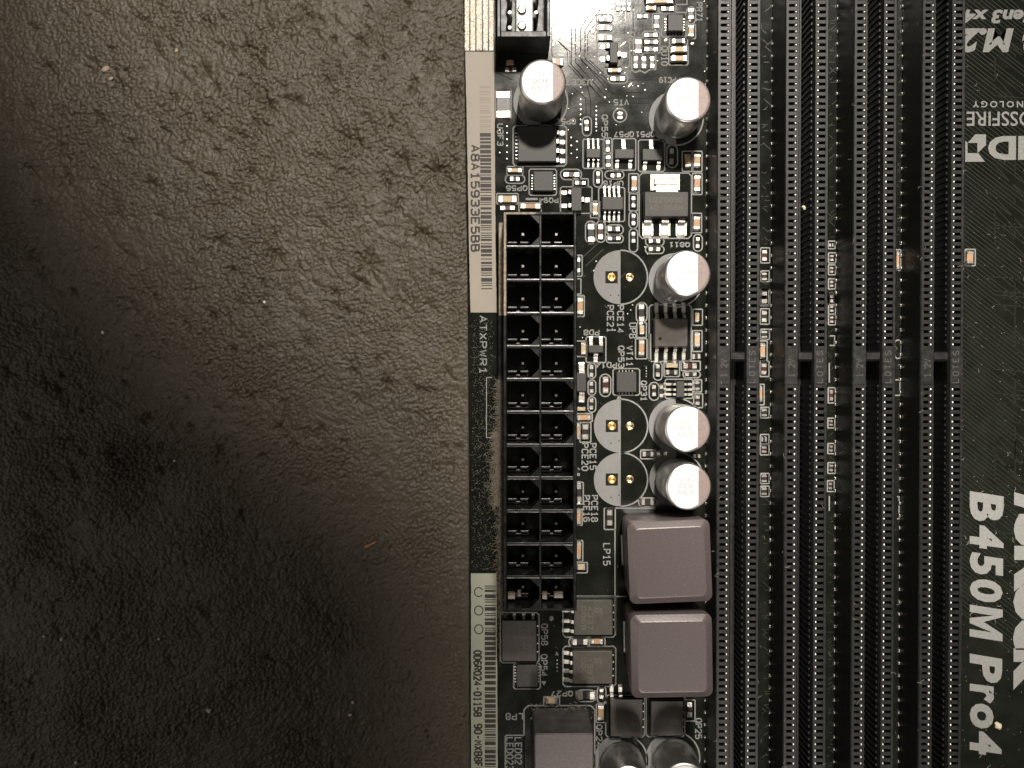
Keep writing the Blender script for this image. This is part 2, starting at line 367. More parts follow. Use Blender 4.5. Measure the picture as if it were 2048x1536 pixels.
    me.polygons.add(len(fs)); me.polygons.foreach_set('loop_start', np.arange(0, fs.size, 4, dtype=np.int32)); me.polygons.foreach_set('loop_total', np.full(len(fs), 4, dtype=np.int32))
    me.update(calc_edges=True); me.validate()
    me.materials.append(M['foam']); me.shade_smooth()
    o = bpy.data.objects.new('leather_mat', me); C.objects.link(o)
    o['kind'] = 'structure'; o['label'] = 'black pebbled leather mat under the motherboard'
    return o
mat_o = build_mat()
ZMAT = -1.75

# ================================================================== the motherboard
root = obj('motherboard', None, None, (30, 0, -1.6), label='black computer motherboard with four memory slots and a long power socket', cat='motherboard')
root.empty_display_size = 0.01
EDGE = [(928, -90), (928, 0), (931, 250), (936, 600), (938, 900), (939, 1300), (940, 1640)]
def build_board():
    pts = [P(x, y, 0) for x, y in EDGE]           # top to bottom along the left edge
    pts = pts+[(92, pts[-1][1]), (92, pts[0][1])]
    mb = MB()
    top = [(x, y, 0) for x, y in pts]
    n = len(pts); cx = 30
    ins = [(x+(0.06 if x < 80 else -0.06), y, 0) for x, y in pts]
    mb.loft([[(x, y, -1.6) for x, y in pts], [(x, y, -0.06) for x, y in pts], ins])
    return obj('circuit_board', mb.build('circuit_board', 'pcb'), root, (0, 0, 0))
board = build_board()
ZS = 0.016                          # print lies on the solder mask
SW = 2.5/14.55                      # printed line width

def silk(name, mb, m='silk', label=None, kind=None):
    return obj(name, mb.build(name, m), board, (0, 0, 0), label=label, kind=kind)
def outline(g, r, rounded=False, wd=SW):
    x0, y0, x1, y1 = rect(q(g, r), 0)
    rad = min(x1-x0, y1-y0)*(.48 if rounded else .06)
    mb = MB(); mb.strip([(a, b) for a, b, c in rrect(x0, y0, x1, y1, rad, 0, 5 if rounded else 1)], wd, ZS, 0, True)
    silk('printed_outline', mb)
def sline(g, pts, wd=SW, m='silk', z=ZS):
    ox, oy, s = G[g]
    mb = MB(); mb.strip([P(ox+x/s, oy+y/s, 0) for x, y in pts], wd, z)
    silk('printed_line', mb, m)
def stext(body, r, ori='D', g=0, m='silk', label=None, z=ZS, **kw):
    mb = MB()
    if kw: add_text(mb, body, rect(q(g, r), 0), z, ori, **kw)
    else: add_stroke(mb, body, rect(q(g, r), 0), z, ori, .165)
    return silk('printed_lettering', mb, m, label=label)

# ---------------- chips with two terminals
_mc = {}
def chip_meshes(kind, L_, Wd, h):
    key = (kind, round(L_, 2), round(Wd, 2), h)
    if key not in _mc:
        tl = L_*{'C': .24, 'R': .30, 'P': .38, 'B': .26}[kind]
        body = MB(); e = .04
        hb = h*{'C': .96, 'R': .85, 'P': .7, 'B': .9}[kind]
        body.box(-L_/2+tl*.7, -Wd/2+.03, 0.02, L_/2-tl*.7, Wd/2-.03, hb, 0, .04)
        t = MB(); hh = h
        if kind == 'P':      # solder heaped over the end
            t.loft([rrect(-tl/2, -Wd/2, tl/2, Wd/2, .06, 0, 2), rrect(-tl/2+.02, -Wd/2+.02, tl/2-.02, Wd/2-.02, .08, hh*.55, 2), rrect(-tl/2+.12*tl, -Wd*.36, tl/2-.12*tl, Wd*.36, .05, hh, 2)])
        else:
            t.loft([rrect(-tl/2, -Wd/2, tl/2, Wd/2, .03, 0, 2), rrect(-tl/2, -Wd/2, tl/2, Wd/2, .03, hh-.06, 2), rrect(-tl/2+.05, -Wd/2+.05, tl/2-.05, Wd/2-.05, .03, hh, 2)])
            # solder fillet running out on the pad
            t.loft([rrect(-tl*.95, -Wd/2+.02, -tl/2, Wd/2-.02, .03, 0, 1), rrect(-tl*.56, -Wd/2+.05, -tl/2+.01, Wd/2-.05, .01, hh*.6, 1)])
        _mc[key] = (body, t.build('terminal', 'solder', 40), tl, {})
    return _mc[key]
NAMES = {'C': 'chip_capacitor', 'R': 'chip_resistor', 'P': 'chip_resistor', 'B': 'chip_capacitor'}
def chip(kind, g, r, bm=None, h=None):
    h = h or {'C': .55, 'R': .42, 'P': .32, 'B': .8}[kind]
    x0, y0, x1, y1 = rect(q(g, r), h)
    lx, ly = x1-x0, y1-y0
    horiz = lx >= ly
    L_, Wd = (lx, ly) if horiz else (ly, lx)
    body, tm, tl, cache = chip_meshes(kind, L_, Wd, h)
    bm = bm or {'C': 'ceramic', 'R': 'resist', 'P': random.choice(['resist', 'resist', 'resistred']), 'B': 'ceramict'}[kind]
    if bm not in cache: cache[bm] = body.build(NAMES[kind], bm)
    c = ((x0+x1)/2, (y0+y1)/2, 0)
    rz = random.uniform(-.025, .025)+(0 if horiz else math.pi/2)
    o = obj(NAMES[kind], cache[bm], root, c, rz)
    for s in (-1, 1):
        t = obj('terminal', tm, o, c, 0)
        t.location = (s*(L_/2-tl/2)*MM, 0, 0); t.rotation_euler = (0, 0, 0 if s < 0 else math.pi)
    return o
def pair(g, r, out=None, rounded=True, pad=14):
    chip('P', g, r)
    if out is None: out = (r[0]-pad, r[1]-pad, r[2]+pad, r[3]+pad)
    if out: outline(g, out, rounded)
def one(kind, g, r, out=None, rounded=False, **kw):
    chip(kind, g, r, **kw)
    if out: outline(g, out, rounded)

# ---------------- chips with leads
def lead_mesh(L_, Wd, zh):
    key = ('lead', round(L_, 2), round(Wd, 2), round(zh, 2))
    if key not in _mc:
        t = .14; pr = [(0, 0), (.5, 0), (.68, zh), (1.05, zh)]
        mb = MB()
        for i in range(3):
            (a, za), (b, zb) = pr[i], pr[i+1]
            a, b = a*L_, b*L_
            mb.loft([[(a, -Wd/2, za), (b, -Wd/2, zb), (b, Wd/2, zb), (a, Wd/2, za)], [(a+.02, -Wd/2+.02, za+t), (b, -Wd/2+.02, zb+t), (b, Wd/2-.02, zb+t), (a+.02, Wd/2-.02, za+t)]])
        # solder fillet at the toe
        mb.loft([rrect(-.28*L_, -Wd*.58, .45*L_, Wd*.58, Wd*.2, .0, 2), rrect(-.05*L_, -Wd*.46, .4*L_, Wd*.46, Wd*.2, .09, 2)])
        _mc[key] = mb.build('lead', 'tin')
    return _mc[key]
def ic(name, g, r, h, leads=(), out=None, m='epoxy', label=None, dot=None, pads=None, outr=False):
    x0, y0, x1, y1 = rect(q(g, r), h); c = ((x0+x1)/2, (y0+y1)/2, 0)
    a, b = (x1-x0)/2, (y1-y0)/2
    mb = MB(); tp = .1*h
    z0 = .1 if leads else .02
    mb.loft([rrect(-a-tp*.2, -b-tp*.2, a+tp*.2, b+tp*.2, .06, z0, 2), rrect(-a-tp, -b-tp, a+tp, b+tp, .06, h*.5, 2), rrect(-a-.01, -b-.01, a+.01, b+.01, .06, h-.05, 2), rrect(-a+.05, -b+.05, a-.05, b-.05, .06, h, 2)])
    o = obj(name, mb.build(name, m, 30), root, c, label=label)
    for lr, side in leads:
        lx0, ly0, lx1, ly1 = rect(q(g, lr), .2)
        cx, cy = (lx0+lx1)/2, (ly0+ly1)/2
        zh = min(.55, h*.45)
        if side in 'ud': L_, Wd = ly1-ly0, (lx1-lx0)*.8
        else: L_, Wd = lx1-lx0, (ly1-ly0)*.8
        # reach to the body's side
        if side == 'u': p, rz, L_ = (cx, ly1), -math.pi/2, ly1-(c[1]+b)
        elif side == 'd': p, rz, L_ = (cx, ly0), math.pi/2, (c[1]-b)-ly0
        elif side == 'l': p, rz, L_ = (lx0, cy), 0, (c[0]-a)-lx0
        else: p, rz, L_ = (lx1, cy), math.pi, lx1-(c[0]+a)
        obj('lead', lead_mesh(max(L_, .25), Wd, zh), o, (p[0], p[1], .01), rz)
    if pads:
        for side, n in pads:
            pm = MB()
            for i in range(n):
                f = (i+.5)/n*2-1
                if side in 'ud': s = 1 if side == 'u' else -1; pm.box(f*a*.85-.09, s*(b+.22)-.13, 0, f*a*.85+.09, s*(b+.22)+.13, .1, 0, .03)
                else: s = 1 if side == 'r' else -1; pm.box(s*(a+.22)-.13, f*b*.85-.09, 0, s*(a+.22)+.13, f*b*.85+.09, .1, 0, .03)
            obj('terminal_row', pm.build('terminal_row', 'solder'), o, (c[0], c[1], .006))
    if dot:
        dx0, dy0, dx1, dy1 = rect(q(g, dot[:4]), h)
        mb = MB(); mb.face(circ((dx0+dx1)/2-c[0], (dy0+dy1)/2-c[1], (dx1-dx0)/2, h+.004, 24)); obj('pin_mark', mb.build('pin_mark', dot[4] if len(dot) > 4 else 'dimple'), o, c)
    if out: outline(g, out, outr)
    return o
def chip_text(o, body, g, r, h, ori, m='laser', **kw):
    mb = MB()
    if kw: add_text(mb, body, rect(q(g, r), h), h+.004, ori, **kw)
    else: add_stroke(mb, body, rect(q(g, r), h), h+.004, ori, .12)
    w0 = W[o.name]; mb.v = [(x-w0[0], y-w0[1], z) for x, y, z in mb.v]
    obj('laser_mark', mb.build('laser_mark', m), o, w0)

# ================================================================== memory slots
HD = 6.2
slot_c = [(1476.5, 740), (1612.0, 740), (1748.2, 740), (1884.0, 740)]
SN = ['nearest the power socket', 'second from the power socket', 'third from the power socket', 'farthest from the power socket']
y_keyt, y_keyb = P(1500, 699.5, HD)[1], P(1500, 768, HD)[1]
y_up0, y_dn0 = P(1500, 689.2, HD)[1], P(1500, 778.7, HD)[1]
YT, YB = 66.0, -66.0
def build_slot(i):
    cx = P(*slot_c[i], HD)[0]
    ups = []; y = y_up0
    while y < YT-2: ups.append(y); y += .85
    dns = []; y = y_dn0
    while y > YB+2: dns.append(y); y -= .85
    hw, hg, pi_, po = 2.85, .88, 1.31, 2.42
    mb = MB()
    ch = .16
    for s in (-1, 1):
        X = lambda a, b: (min(s*a, s*b), max(s*a, s*b))
        # outer rail (with a small bevel on its outer edge) and inner rail
        a, b = X(po, hw); oz = .0
        if s < 0: r0 = lambda z, i_: [(a+i_, YB, z), (b, YB, z), (b, YT, z), (a+i_, YT, z)]
        else: r0 = lambda z, i_: [(a, YB, z), (b-i_, YB, z), (b-i_, YT, z), (a, YT, z)]
        mb.loft([r0(.15, 0), r0(HD-ch, 0), r0(HD, ch*.8)])
        a, b = X(hg, pi_)
        if s < 0: r1 = lambda z, i_: [(a, YB, z), (b-i_, YB, z), (b-i_, YT, z), (a, YT, z)]
        else: r1 = lambda z, i_: [(a+i_, YB, z), (b, YB, z), (b, YT, z), (a+i_, YT, z)]
        mb.loft([r1(.15, 0), r1(HD-.5, 0), r1(HD-.02, .22)])
        # ribs between the contact openings
        a, b = X(pi_-.003, po+.003)
        ys = sorted([y_keyt-.0]+ups) if False else ups
        for lst, sg in ((ups, 1), (dns, -1)):
            for yy in lst:
                y0, y1 = yy+.185, yy+.665
                if sg < 0: y0, y1 = yy-.665, yy-.185
                mb.box(a, y0, HD-2.4, b, y1, HD-.09, 0, .02)
        mb.box(a, YB, .2, b, YT, HD-2.4)
        # solid plate at the key
        mb.box(a, y_dn0+.185, HD-2.4, b, y_up0-.185, HD-.09)
        a2, b2 = X(pi_-.2, po+.2)
        mb.box(a2, y_keyb, HD-.5, b2, y_keyt, HD+.012)
    # floor of the groove and the key
    mb.box(-hg-.003, YB, .2, hg+.003, YT, 1.2)
    kt, kb = P(1500, 703, HD)[1], P(1500, 722.5, HD)[1]
    mb.loft([[(-hg-.002, kb, 1.1), (hg+.002, kb, 1.1), (hg+.002, kt, 1.1), (-hg-.002, kt, 1.1)], [(-hg-.002, kb, HD-.65), (hg+.002, kb, HD-.65), (hg+.002, kt, HD-.65), (-hg-.002, kt, HD-.65)],
             [(-hg-.002, kb+.28, HD-.35), (hg+.002, kb+.28, HD-.35), (hg+.002, kt-.15, HD-.35), (-hg-.002, kt-.15, HD-.35)]])
    # ribs on the groove's inner faces
    for yy in ups+dns:
        mb.box(hg-.16, yy+.27, 1.1, hg+.003, yy+.57, HD-.75)
        mb.box(-hg-.003, yy+.27, 1.1, -hg+.16, yy+.57, HD-.75)
    o = obj('memory_slot', mb.build('memory_slot', 'slot'), root, (cx, 0, 0), label='long black memory slot '+SN[i])
    # contacts: bent metal tips at the inner end of every opening
    cb = MB()
    rr = random.Random(i)
    for yy in ups+dns:
        for s in (-1, 1):
            x = s*(pi_+.13)+rr.uniform(-.02, .02); wy = .16; z = HD+.02+rr.uniform(-.05, .03)
            cb.loft([rrect(x-.14, yy-wy, x+.14, yy+wy, .08, HD-2.3, 2),
                     rrect(x-.14, yy-wy, x+.14, yy+wy, .08, z-.18, 2), rrect(x-.12, yy-wy+.02, x+.12, yy+wy-.02, .08, z-.10, 2), rrect(x-.085, yy-.10, x+.085, yy+.10, .07, z-.03, 2), rrect(x-.04, yy-.05, x+.04, yy+.05, .03, z, 2)])
    obj('contacts', cb.build('contacts', 'contact', 60), o, (cx, 0, 0), kind='stuff')
    tb = MB()
    y = P(1500, 13.5, 0)[1]+.85*8
    while y > YB:
        x = -hw-.13
        tb.loft([rrect(x-.16, y-.3, x+.16, y+.3, .12, 0.005, 3), rrect(x-.13, y-.25, x+.13, y+.25, .1, .22, 3), rrect(x-.05, y-.14, x+.05, y+.14, .04, .34, 3)])
        y -= 1.7
    obj('solder_joints', tb.build('solder_joints', 'solder', 60), o, (cx, 0, 0), kind='stuff')
    # moulded lettering on the plate by the key
    t = MB()
    g = 13
    add_stroke(t, '1.2V', (-2.33, P(0, 580+552/3.16, HD)[1], -1.45, P(0, 580+435/3.16, HD)[1]), HD+.02, 'B', .11)
    add_stroke(t, 'LOTES', (1.38, P(0, 580+588/3.16, HD)[1], 2.22, P(0, 580+383/3.16, HD)[1]), HD+.02, 'B', .11, 3.2)
    obj('moulded_lettering', t.build('moulded_lettering', 'engrave'), o, (cx, 0, 0))
    return o
slots = [build_slot(i) for i in range(4)]

# ================================================================== main power socket
HA = 9.9
def build_atx():
    X0, X1 = P(1006, 760, HA)[0], P(1154, 760, HA)[0]
    YTp, YBt = P(1080, 423, HA)[1], P(1080, 1222, HA)[1]
    rows = [P(1080, y, HA)[1] for y in (429.5, 493.5, 560.5, 627, 693.2, 759, 824.5, 890.5, 956, 1022, 1088, 1154, 1217)]
    xl0, xl1, xr0, xr1 = [P(x, 760, HA)[0] for x in (1014, 1078.5, 1083, 1146.5)]
    cx, cy = (X0+X1)/2, (YTp+YBt)/2
    mb = MB()
    o_ = lambda x: x-cx
    p_ = lambda y: y-cy
    B = .14
    def bx(x0, y0, z0, x1, y1, z1, b=0.0): mb.box(o_(x0), p_(y0), z0, o_(x1), p_(y1), z1, 0, b)
    # outer shell as a loft with rounded outer edge, then walls
    bx(X0, YBt, .1, xl0, YTp, HA, B); bx(xr1, YBt, .1, X1, YTp, HA, B)
    bx(xl0-.02, rows[0], .1, xr1+.02, YTp, HA-.003, B*.6); bx(xl0-.02, YBt, .1, xr1+.02, rows[12], HA-.003, B*.6)
    bx(xl1, rows[12]-.01, .1, xr0, rows[0]+.01, HA-.12, .05)
    bx(X0+.1, YBt+.1, .12, X1-.1, YTp-.1, 1.4)
    hw = .19
    for k in range(1, 12):
        for (a, b) in ((xl0, xl1), (xr0, xr1)):
            prof = [(hw, 1.3), (hw, HA-.09)]+[(w_, HA-.05-w_*w_*.85) for w_ in (.185, .15, .11, .07, .03)]
            mb.loft([[(o_(a-.005), p_(rows[k]-w_), z_), (o_(b+.005), p_(rows[k]-w_), z_), (o_(b+.005), p_(rows[k]+w_), z_), (o_(a-.005), p_(rows[k]+w_), z_)] for w_, z_ in prof])
    chamL, chamR = (0, 3, 4, 7, 8, 11), (1, 2, 5, 6, 9, 10)
    cs = 1.15
    for k in range(12):
        yt, yb = rows[k]-(hw if k else 0)+.003, rows[k+1]+(hw if k < 11 else 0)-.003
        xr = xl1+.003 if k in chamL else xr1+.003
        for pts in ([(xr, yt), (xr-cs, yt), (xr, yt-cs)], [(xr, yb), (xr, yb+cs), (xr-cs, yb)]):
            mb.poly([(o_(x), p_(y)) for x, y in pts], 1.3, HA-.18)
    for k in range(12):
        for u in (xl0, xr0):
            yb = rows[k+1]+hw+.02
            for (x0_, x1_, dy, zz) in ((.12, 1.25, .62, 6.4), (1.75, 2.75, .62, 6.4), (.12, 2.75, .12, 5.4)):  # added ledges, their rounded tops shaped to catch glints inside the openings
                pr = [(.16, zz-1.6), (.16, zz-.05), (.12, zz-.02), (.05, zz)]
                mb.loft([[(o_(u+x0_), p_(yb+dy+.16-w_), z_), (o_(u+x1_), p_(yb+dy+.16-w_), z_), (o_(u+x1_), p_(yb+dy+.16+w_), z_), (o_(u+x0_), p_(yb+dy+.16+w_), z_)] for w_, z_ in pr])
    # lower skirt along the board's edge side, and the latch ramp
    sk0 = P(996, 760, 3.5)[0]
    bx(sk0, YBt+.4, .1, X0+.01, YTp-.2, 3.4, .15)
    rear = MB()
    o = obj('power_socket', mb.build('power_socket', 'plastic', 42), root, (cx, cy, 0), label='long black 24-way power socket with square openings in two columns')
    # pins
    pm = MB(); a = .34
    sq = lambda r, z: [(-r, -r, z), (r, -r, z), (r, r, z), (-r, r, z)]
    pm.loft([sq(a, 1.3), sq(a, 6.2), sq(a*.45, 6.75)])
    pme = pm.build('pin', 'pin')
    for k in range(12):
        for (u, v) in ((xl0, xl1), (xr0, xr1)):
            obj('pin', pme, o, ((u+v)/2, (rows[k]+rows[k+1])/2, 0), random.uniform(-.05, .05))
    for x0_, x1_, y0_, y1_ in ((1016, 1030, 1186, 1199), (1035, 1042, 1181, 1194), (1084.5, 1094, 1185, 1199), (1108, 1126, 1185, 1197)):  # pale blocks standing in the lowest openings
        bx0, by0, bx1, by1 = rect((x0_, y0_, x1_, y1_), 6.6)
        t = MB(); t.box(bx0-cx, by0-cy, 1.4, bx1-cx, by1-cy, 6.6, 0, .08)
        obj('pale_block', t.build('pale_block', 'labelw'), o, (cx, cy, 0), label='pale block in the lowest opening of the power socket')
    # thin brown strips on the socket's rim near the barcode label
    gm = MB()
    yg = P(1000, 631, HA)[1]
    gm.box(o_(X0+.10), p_(yg), HA-.02, o_(xl0-.10), p_(YTp-.1), HA+.02)
    gm.box(o_(xl0-.10), p_(rows[0]+.06), HA-.02, o_(P(1072, 425, HA)[0]), p_(YTp-.1), HA+.018)
    gm.box(o_(sk0+.12), p_(P(1000, 631, 3.4)[1]), 3.38, o_(X0-.05), p_(YTp-.4), 3.43)
    obj('rim_strips', gm.build('rim_strips', 'rim_strips'), o, (cx, cy, 0), label='brown strips on the rim of the power socket')
    return o
atx = build_atx()

# ================================================================== box header at the top of the frame
def build_header():
    H = 6.2
    x0, x1 = P(993.5, 40, H)[0], P(1101, 40, H)[0]
    i0, i1 = P(1001.5, 40, H)[0], P(1093, 40, H)[0]
    y0, yi = P(1040, 74, H)[1], P(1040, 61.5, H)[1]
    y1 = y0+22
    cx, cy = (x0+x1)/2, (y0+y1)/2
    mb = MB()
    def bx(a, b, z0, c, d, z1, e=0.0): mb.box(a-cx, b-cy, z0, c-cx, d-cy, z1, 0, e)
    bx(x0, y0, .1, i0, y1, H, .12); bx(i1, y0, .1, x1, y1, H, .12)
    bx(i0-.01, y0, .1, i1+.01, yi, H-.002, .1); bx(i0-.01, y1-.8, .1, i1+.01, y1, H-.002, .1)
    bx(x0+.1, y0+.1, .12, x1-.1, y1-.1, 1.6)
    o = obj('box_header', mb.build('box_header', 'slot'), root, (cx, cy, 0), label='black walled pin header beside the label at the board edge')
    # insulating tongue and pins
    t = MB(); m_ = (i0+i1)/2
    t.box(m_-1.0-cx, yi+.2-cy, 1.6, m_+1.3-cx, y1-1.2-cy, 3.4, 0, .15)
    obj('tongue', t.build('tongue', 'alutop'), o, (cx, cy, 0))
    pm = MB(); pm.loft([circ(0, 0, .36, 1.6, 10), circ(0, 0, .36, 4.3, 10), circ(0, 0, .2, 4.6, 10)]); pme = pm.build('pin', 'tin', 40)
    for k in range(9):
        for x in (i0+1.15, i1-1.3):
            if k == 0 and x > m_: continue
            obj('pin', pme, o, (x, yi+1.0+k*2.0, 0))
    fm = MB(); fm.loft([circ(0, 0, .62, 3.3, 16), circ(0, 0, .62, 3.55, 16), circ(0, 0, .4, 3.75, 16)]); fme = fm.build('rivet', 'tin', 40)
    for k in range(5): obj('rivet', fme, o, (m_-.2, yi+1.6+k*2.1, 0))
    return o
build_header()

# ================================================================== can capacitors
HC = 8.8; RC = 3.02
def cap_mesh():
    prof = [(2.80, .45), (2.98, .62), (3.02, .95), (3.0, 1.15), (2.86, 1.32), (2.86, 1.55), (3.0, 1.75), (RC, 1.95), (RC, HC-.42), (RC-.06, HC-.2), (RC-.2, HC-.06), (RC-.42, HC-.01)]
    mb = MB(); mb.loft([circ(0, 0, r, z, 56) for r, z in prof], 0, True, False)
    return mb.build('can_capacitor', 'alu', 50)
_cap = cap_mesh()
def cap(px, py, label, txt=True):
    x, y = P(px, py, HC)
    o = obj('can_capacitor', _cap, root, (x, y, 0), label=label)
    if 'capbits' not in _mc:
        b = MB(); b.loft([circ(0, 0, 2.75, .05, 40), circ(0, 0, 2.82, .5, 40)])
        rt, ct = RC-.30, 1.32
        a = math.acos(ct/(RC-.42)); n = 24; rr = RC-.42
        t = MB(); t.face([(rr*math.cos(a+(2*math.pi-2*a)*i/40), rr*math.sin(a+(2*math.pi-2*a)*i/40), HC-.01) for i in range(41)])
        k = MB(); k.face([(rr*math.cos(-a+2*a*i/n), rr*math.sin(-a+2*a*i/n), HC-.01) for i in range(n+1)])
        # the ink runs a little over the rounded shoulder
        a2 = math.acos(ct/(RC-.2))
        p1 = [(rr*math.cos(-a+2*a*i/n), rr*math.sin(-a+2*a*i/n), HC-.005) for i in range(n+1)]
        p2 = [((RC-.195)*math.cos(-a2+2*a2*i/n), (RC-.195)*math.sin(-a2+2*a2*i/n), HC-.052) for i in range(n+1)]
        for i in range(n): k.face([p1[i], p2[i], p2[i+1], p1[i+1]])
        tx = MB()
        for s, yy, w_ in (('KO', .95, 1.2), ('820', .15, 1.9), ('2.5V', -.72, 2.3)):
            add_text(tx, s, (-.35-w_/2, yy-.3, -.35+w_/2, yy+.3), HC-.004, 'U')
        _mc['capbits'] = (b.build('base_plug', 'rubber', 40), t.build('top_face', 'alutop'), k.build('polarity_mark', 'mark'), tx.build('printed_rating', 'topink'))
    b, t, k, tx = _mc['capbits']
    obj('base_plug', b, o, (x, y, 0)); obj('top_face', t, o, (x, y, 0)); obj('polarity_mark', k, o, (x, y, 0))
    if txt: obj('printed_rating', tx, o, (x, y, 0))
    return x, y
def half_disc(x, y, r=3.72):
    n = 40
    mb = MB(); mb.face([(x+r*math.cos(R(90+180*i/n)), y+r*math.sin(R(90+180*i/n)), ZS) for i in range(n+1)])
    silk('printed_half_disc', mb, 'silkg')
    mb = MB(); mb.strip([(x+r*math.cos(R(-90+180*i/n)), y+r*math.sin(R(-90+180*i/n))) for i in range(n+1)], .2, ZS)
    silk('printed_arc', mb, 'silk')
for px, py, lb in ((1085, 164, 'silver can capacitor beside the box header'), (1376, 199, 'silver can capacitor at the top next to the first memory slot'),
                   (1375, 547, 'silver can capacitor beside the empty round footprint PCE14'), (1375, 858, 'silver can capacitor beside the footprint PCE15'),
                   (1376.5, 974, 'silver can capacitor just above the purple chokes'), (1257, 1578, 'silver can capacitor cut by the bottom edge, left one'),
                   (1369, 1572, 'silver can capacitor cut by the bottom edge, right one')):
    x, y = cap(px, py, lb); half_disc(x, y)
# empty capacitor footprints
def footprint(px, py):
    x, y = P(px, py, 0); half_disc(x, y, 3.70)
    x1, y1 = x-1.23, y; s = .84
    mb = MB(); mb.face([(x1-s, y1-s, ZS+.006), (x1+s, y1-s, ZS+.006), (x1+s, y1+s, ZS+.006), (x1-s, y1+s, ZS+.006)])
    silk('pad_window', mb, 'trace_dark')
    for xx, m_ in ((x1, 'copper'), (x+1.23, 'copper')):
        d = MB(); d.loft([circ(0, 0, .62, .026, 24), circ(0, 0, .6, .10, 24), circ(0, 0, .42, .16, 24), circ(0, 0, .3, .06, 24)])
        obj('plated_hole', d.build('plated_hole', m_ if xx == x1 else 'gold', 60), board, (xx, y, 0))
    for dx in (-.5, .35):
        v = MB(); v.face(circ(x-.7+dx*1.3, y-2.25+random.uniform(-.3, .3), .1, ZS+.004, 10)); silk('via_hole', v, 'trace_dark')
footprint(1241, 554.5); footprint(1241.5, 852); footprint(1241.5, 959)

# ================================================================== chokes
def choke(corners, H, label, side=None, taper=.35):
    pts = [P(x, y, H) for x, y in corners]       # tl, tr, br, bl
    cx = sum(p[0] for p in pts)/4; cy = sum(p[1] for p in pts)/4
    ang = math.atan2(pts[1][1]-pts[0][1], pts[1][0]-pts[0][0])
    a = (math.dist(pts[0], pts[1])+math.dist(pts[3], pts[2]))/4
    b = (math.dist(pts[0], pts[3])+math.dist(pts[1], pts[2]))/4
    mb = MB(); cr = .9; ch = .85
    sq = lambda i, z, r: rrect(-a+i, -b+i, a-i, b-i, r, z, 6)
    mb.loft([sq(taper+.25, .05, cr), sq(taper, .5, cr), sq(0, H-.78, cr), sq(.05, H-.62, cr), sq(ch*.90, H-.07, cr*.8), sq(ch*1.0, H-.015, cr*.75), sq(ch*1.12, H, cr*.7), sq(ch*1.25, H, cr*.7), sq(ch*1.4, H, cr*.7)])
    o = obj('choke', mb.build('choke', 'choke', 28), root, (cx, cy, 0), ang, label=label)
    t = MB()
    for s in (-1, 1): t.box(s*(a-taper-.3)-.5, -b*.4, .0, s*(a-taper-.3)+.5, b*.4, .35, 0, .05)
    obj('terminal', t.build('terminal', 'solder'), o, (cx, cy, 0))
    return o
choke([(1254, 1046), (1421, 1039), (1428, 1203), (1261, 1213)], 10.0, 'purple grey square choke marked LP15, upper of the stacked two')
choke([(1261, 1232), (1426, 1229), (1428.5, 1397), (1264, 1400)], 10.0, 'purple grey square choke, lower of the stacked two')
def choke_flat():
    H = 8.9
    x0, y1 = P(1069, 1467, H); x1, _ = P(1187, 1467, H); y0 = y1-8.4
    cx, cy = (x0+x1)/2, (y0+y1)/2; a, b = (x1-x0)/2, (y1-y0)/2
    mb = MB()
    mb.loft([rrect(-a-.1, -b-.1, a+.1, b+.1, .3, .05, 3), rrect(-a, -b, a, b, .3, .4, 3), rrect(-a, -b, a, b, .3, H-.12, 3)], 1, True, False)
    mb.loft([rrect(-a, -b, a, b, .3, H-.12, 3), rrect(-a+.12, -b+.12, a-.12, b-.12, .25, H, 3)], 0, False, True)
    o = obj('choke', mb.build('choke', ['choke', 'chokeside'], 30), root, (cx, cy, 0), label='purple topped choke with dusty sides at the bottom edge')
choke_flat()

# ================================================================== labels stuck on the board edge
def label_strip(name, pts, z, m, lb, wave=0.05):
    """pts: (left px, right px, y px) rows"""
    mb = MB(); L_ = [P(a, y, z) for a, b, y in pts]; R_ = [P(b, y, z) for a, b, y in pts]
    ref = ((L_[0][0]+R_[0][0])/2, (L_[0][1]+L_[-1][1])/2, 0)
    rows = []
    n = 24
    for i in range(n*(len(pts)-1)+1):
        k = min(i//n, len(pts)-2); f = (i-k*n)/n
        lx = L_[k][0]*(1-f)+L_[k+1][0]*f; rx = R_[k][0]*(1-f)+R_[k+1][0]*f; yy = L_[k][1]*(1-f)+L_[k+1][1]*f
        rows.append((lx+random.uniform(-.02, .02), rx+random.uniform(-.02, .02), yy))
    for j in range(len(rows)-1):
        a, b = rows[j], rows[j+1]
        mb.face([(b[0], b[2], z), (b[1], b[2], z), (a[1], a[2], z), (a[0], a[2], z)])
        mb.face([(b[0], b[2], .002), (b[0], b[2], z), (a[0], a[2], z), (a[0], a[2], .002)])
        mb.face([(b[1], b[2], z), (b[1], b[2], .002), (a[1], a[2], .002), (a[1], a[2], z)])
    for r, flip in ((rows[0], 0), (rows[-1], 1)):
        fc = [(r[0], r[2], .002), (r[0], r[2], z), (r[1], r[2], z), (r[1], r[2], .002)]
        mb.face(fc if flip == 0 else fc[::-1])
    mb.v = [(x-ref[0], y-ref[1], zz) for x, y, zz in mb.v]
    return obj(name, mb.build(name, m), root, ref, label=lb)
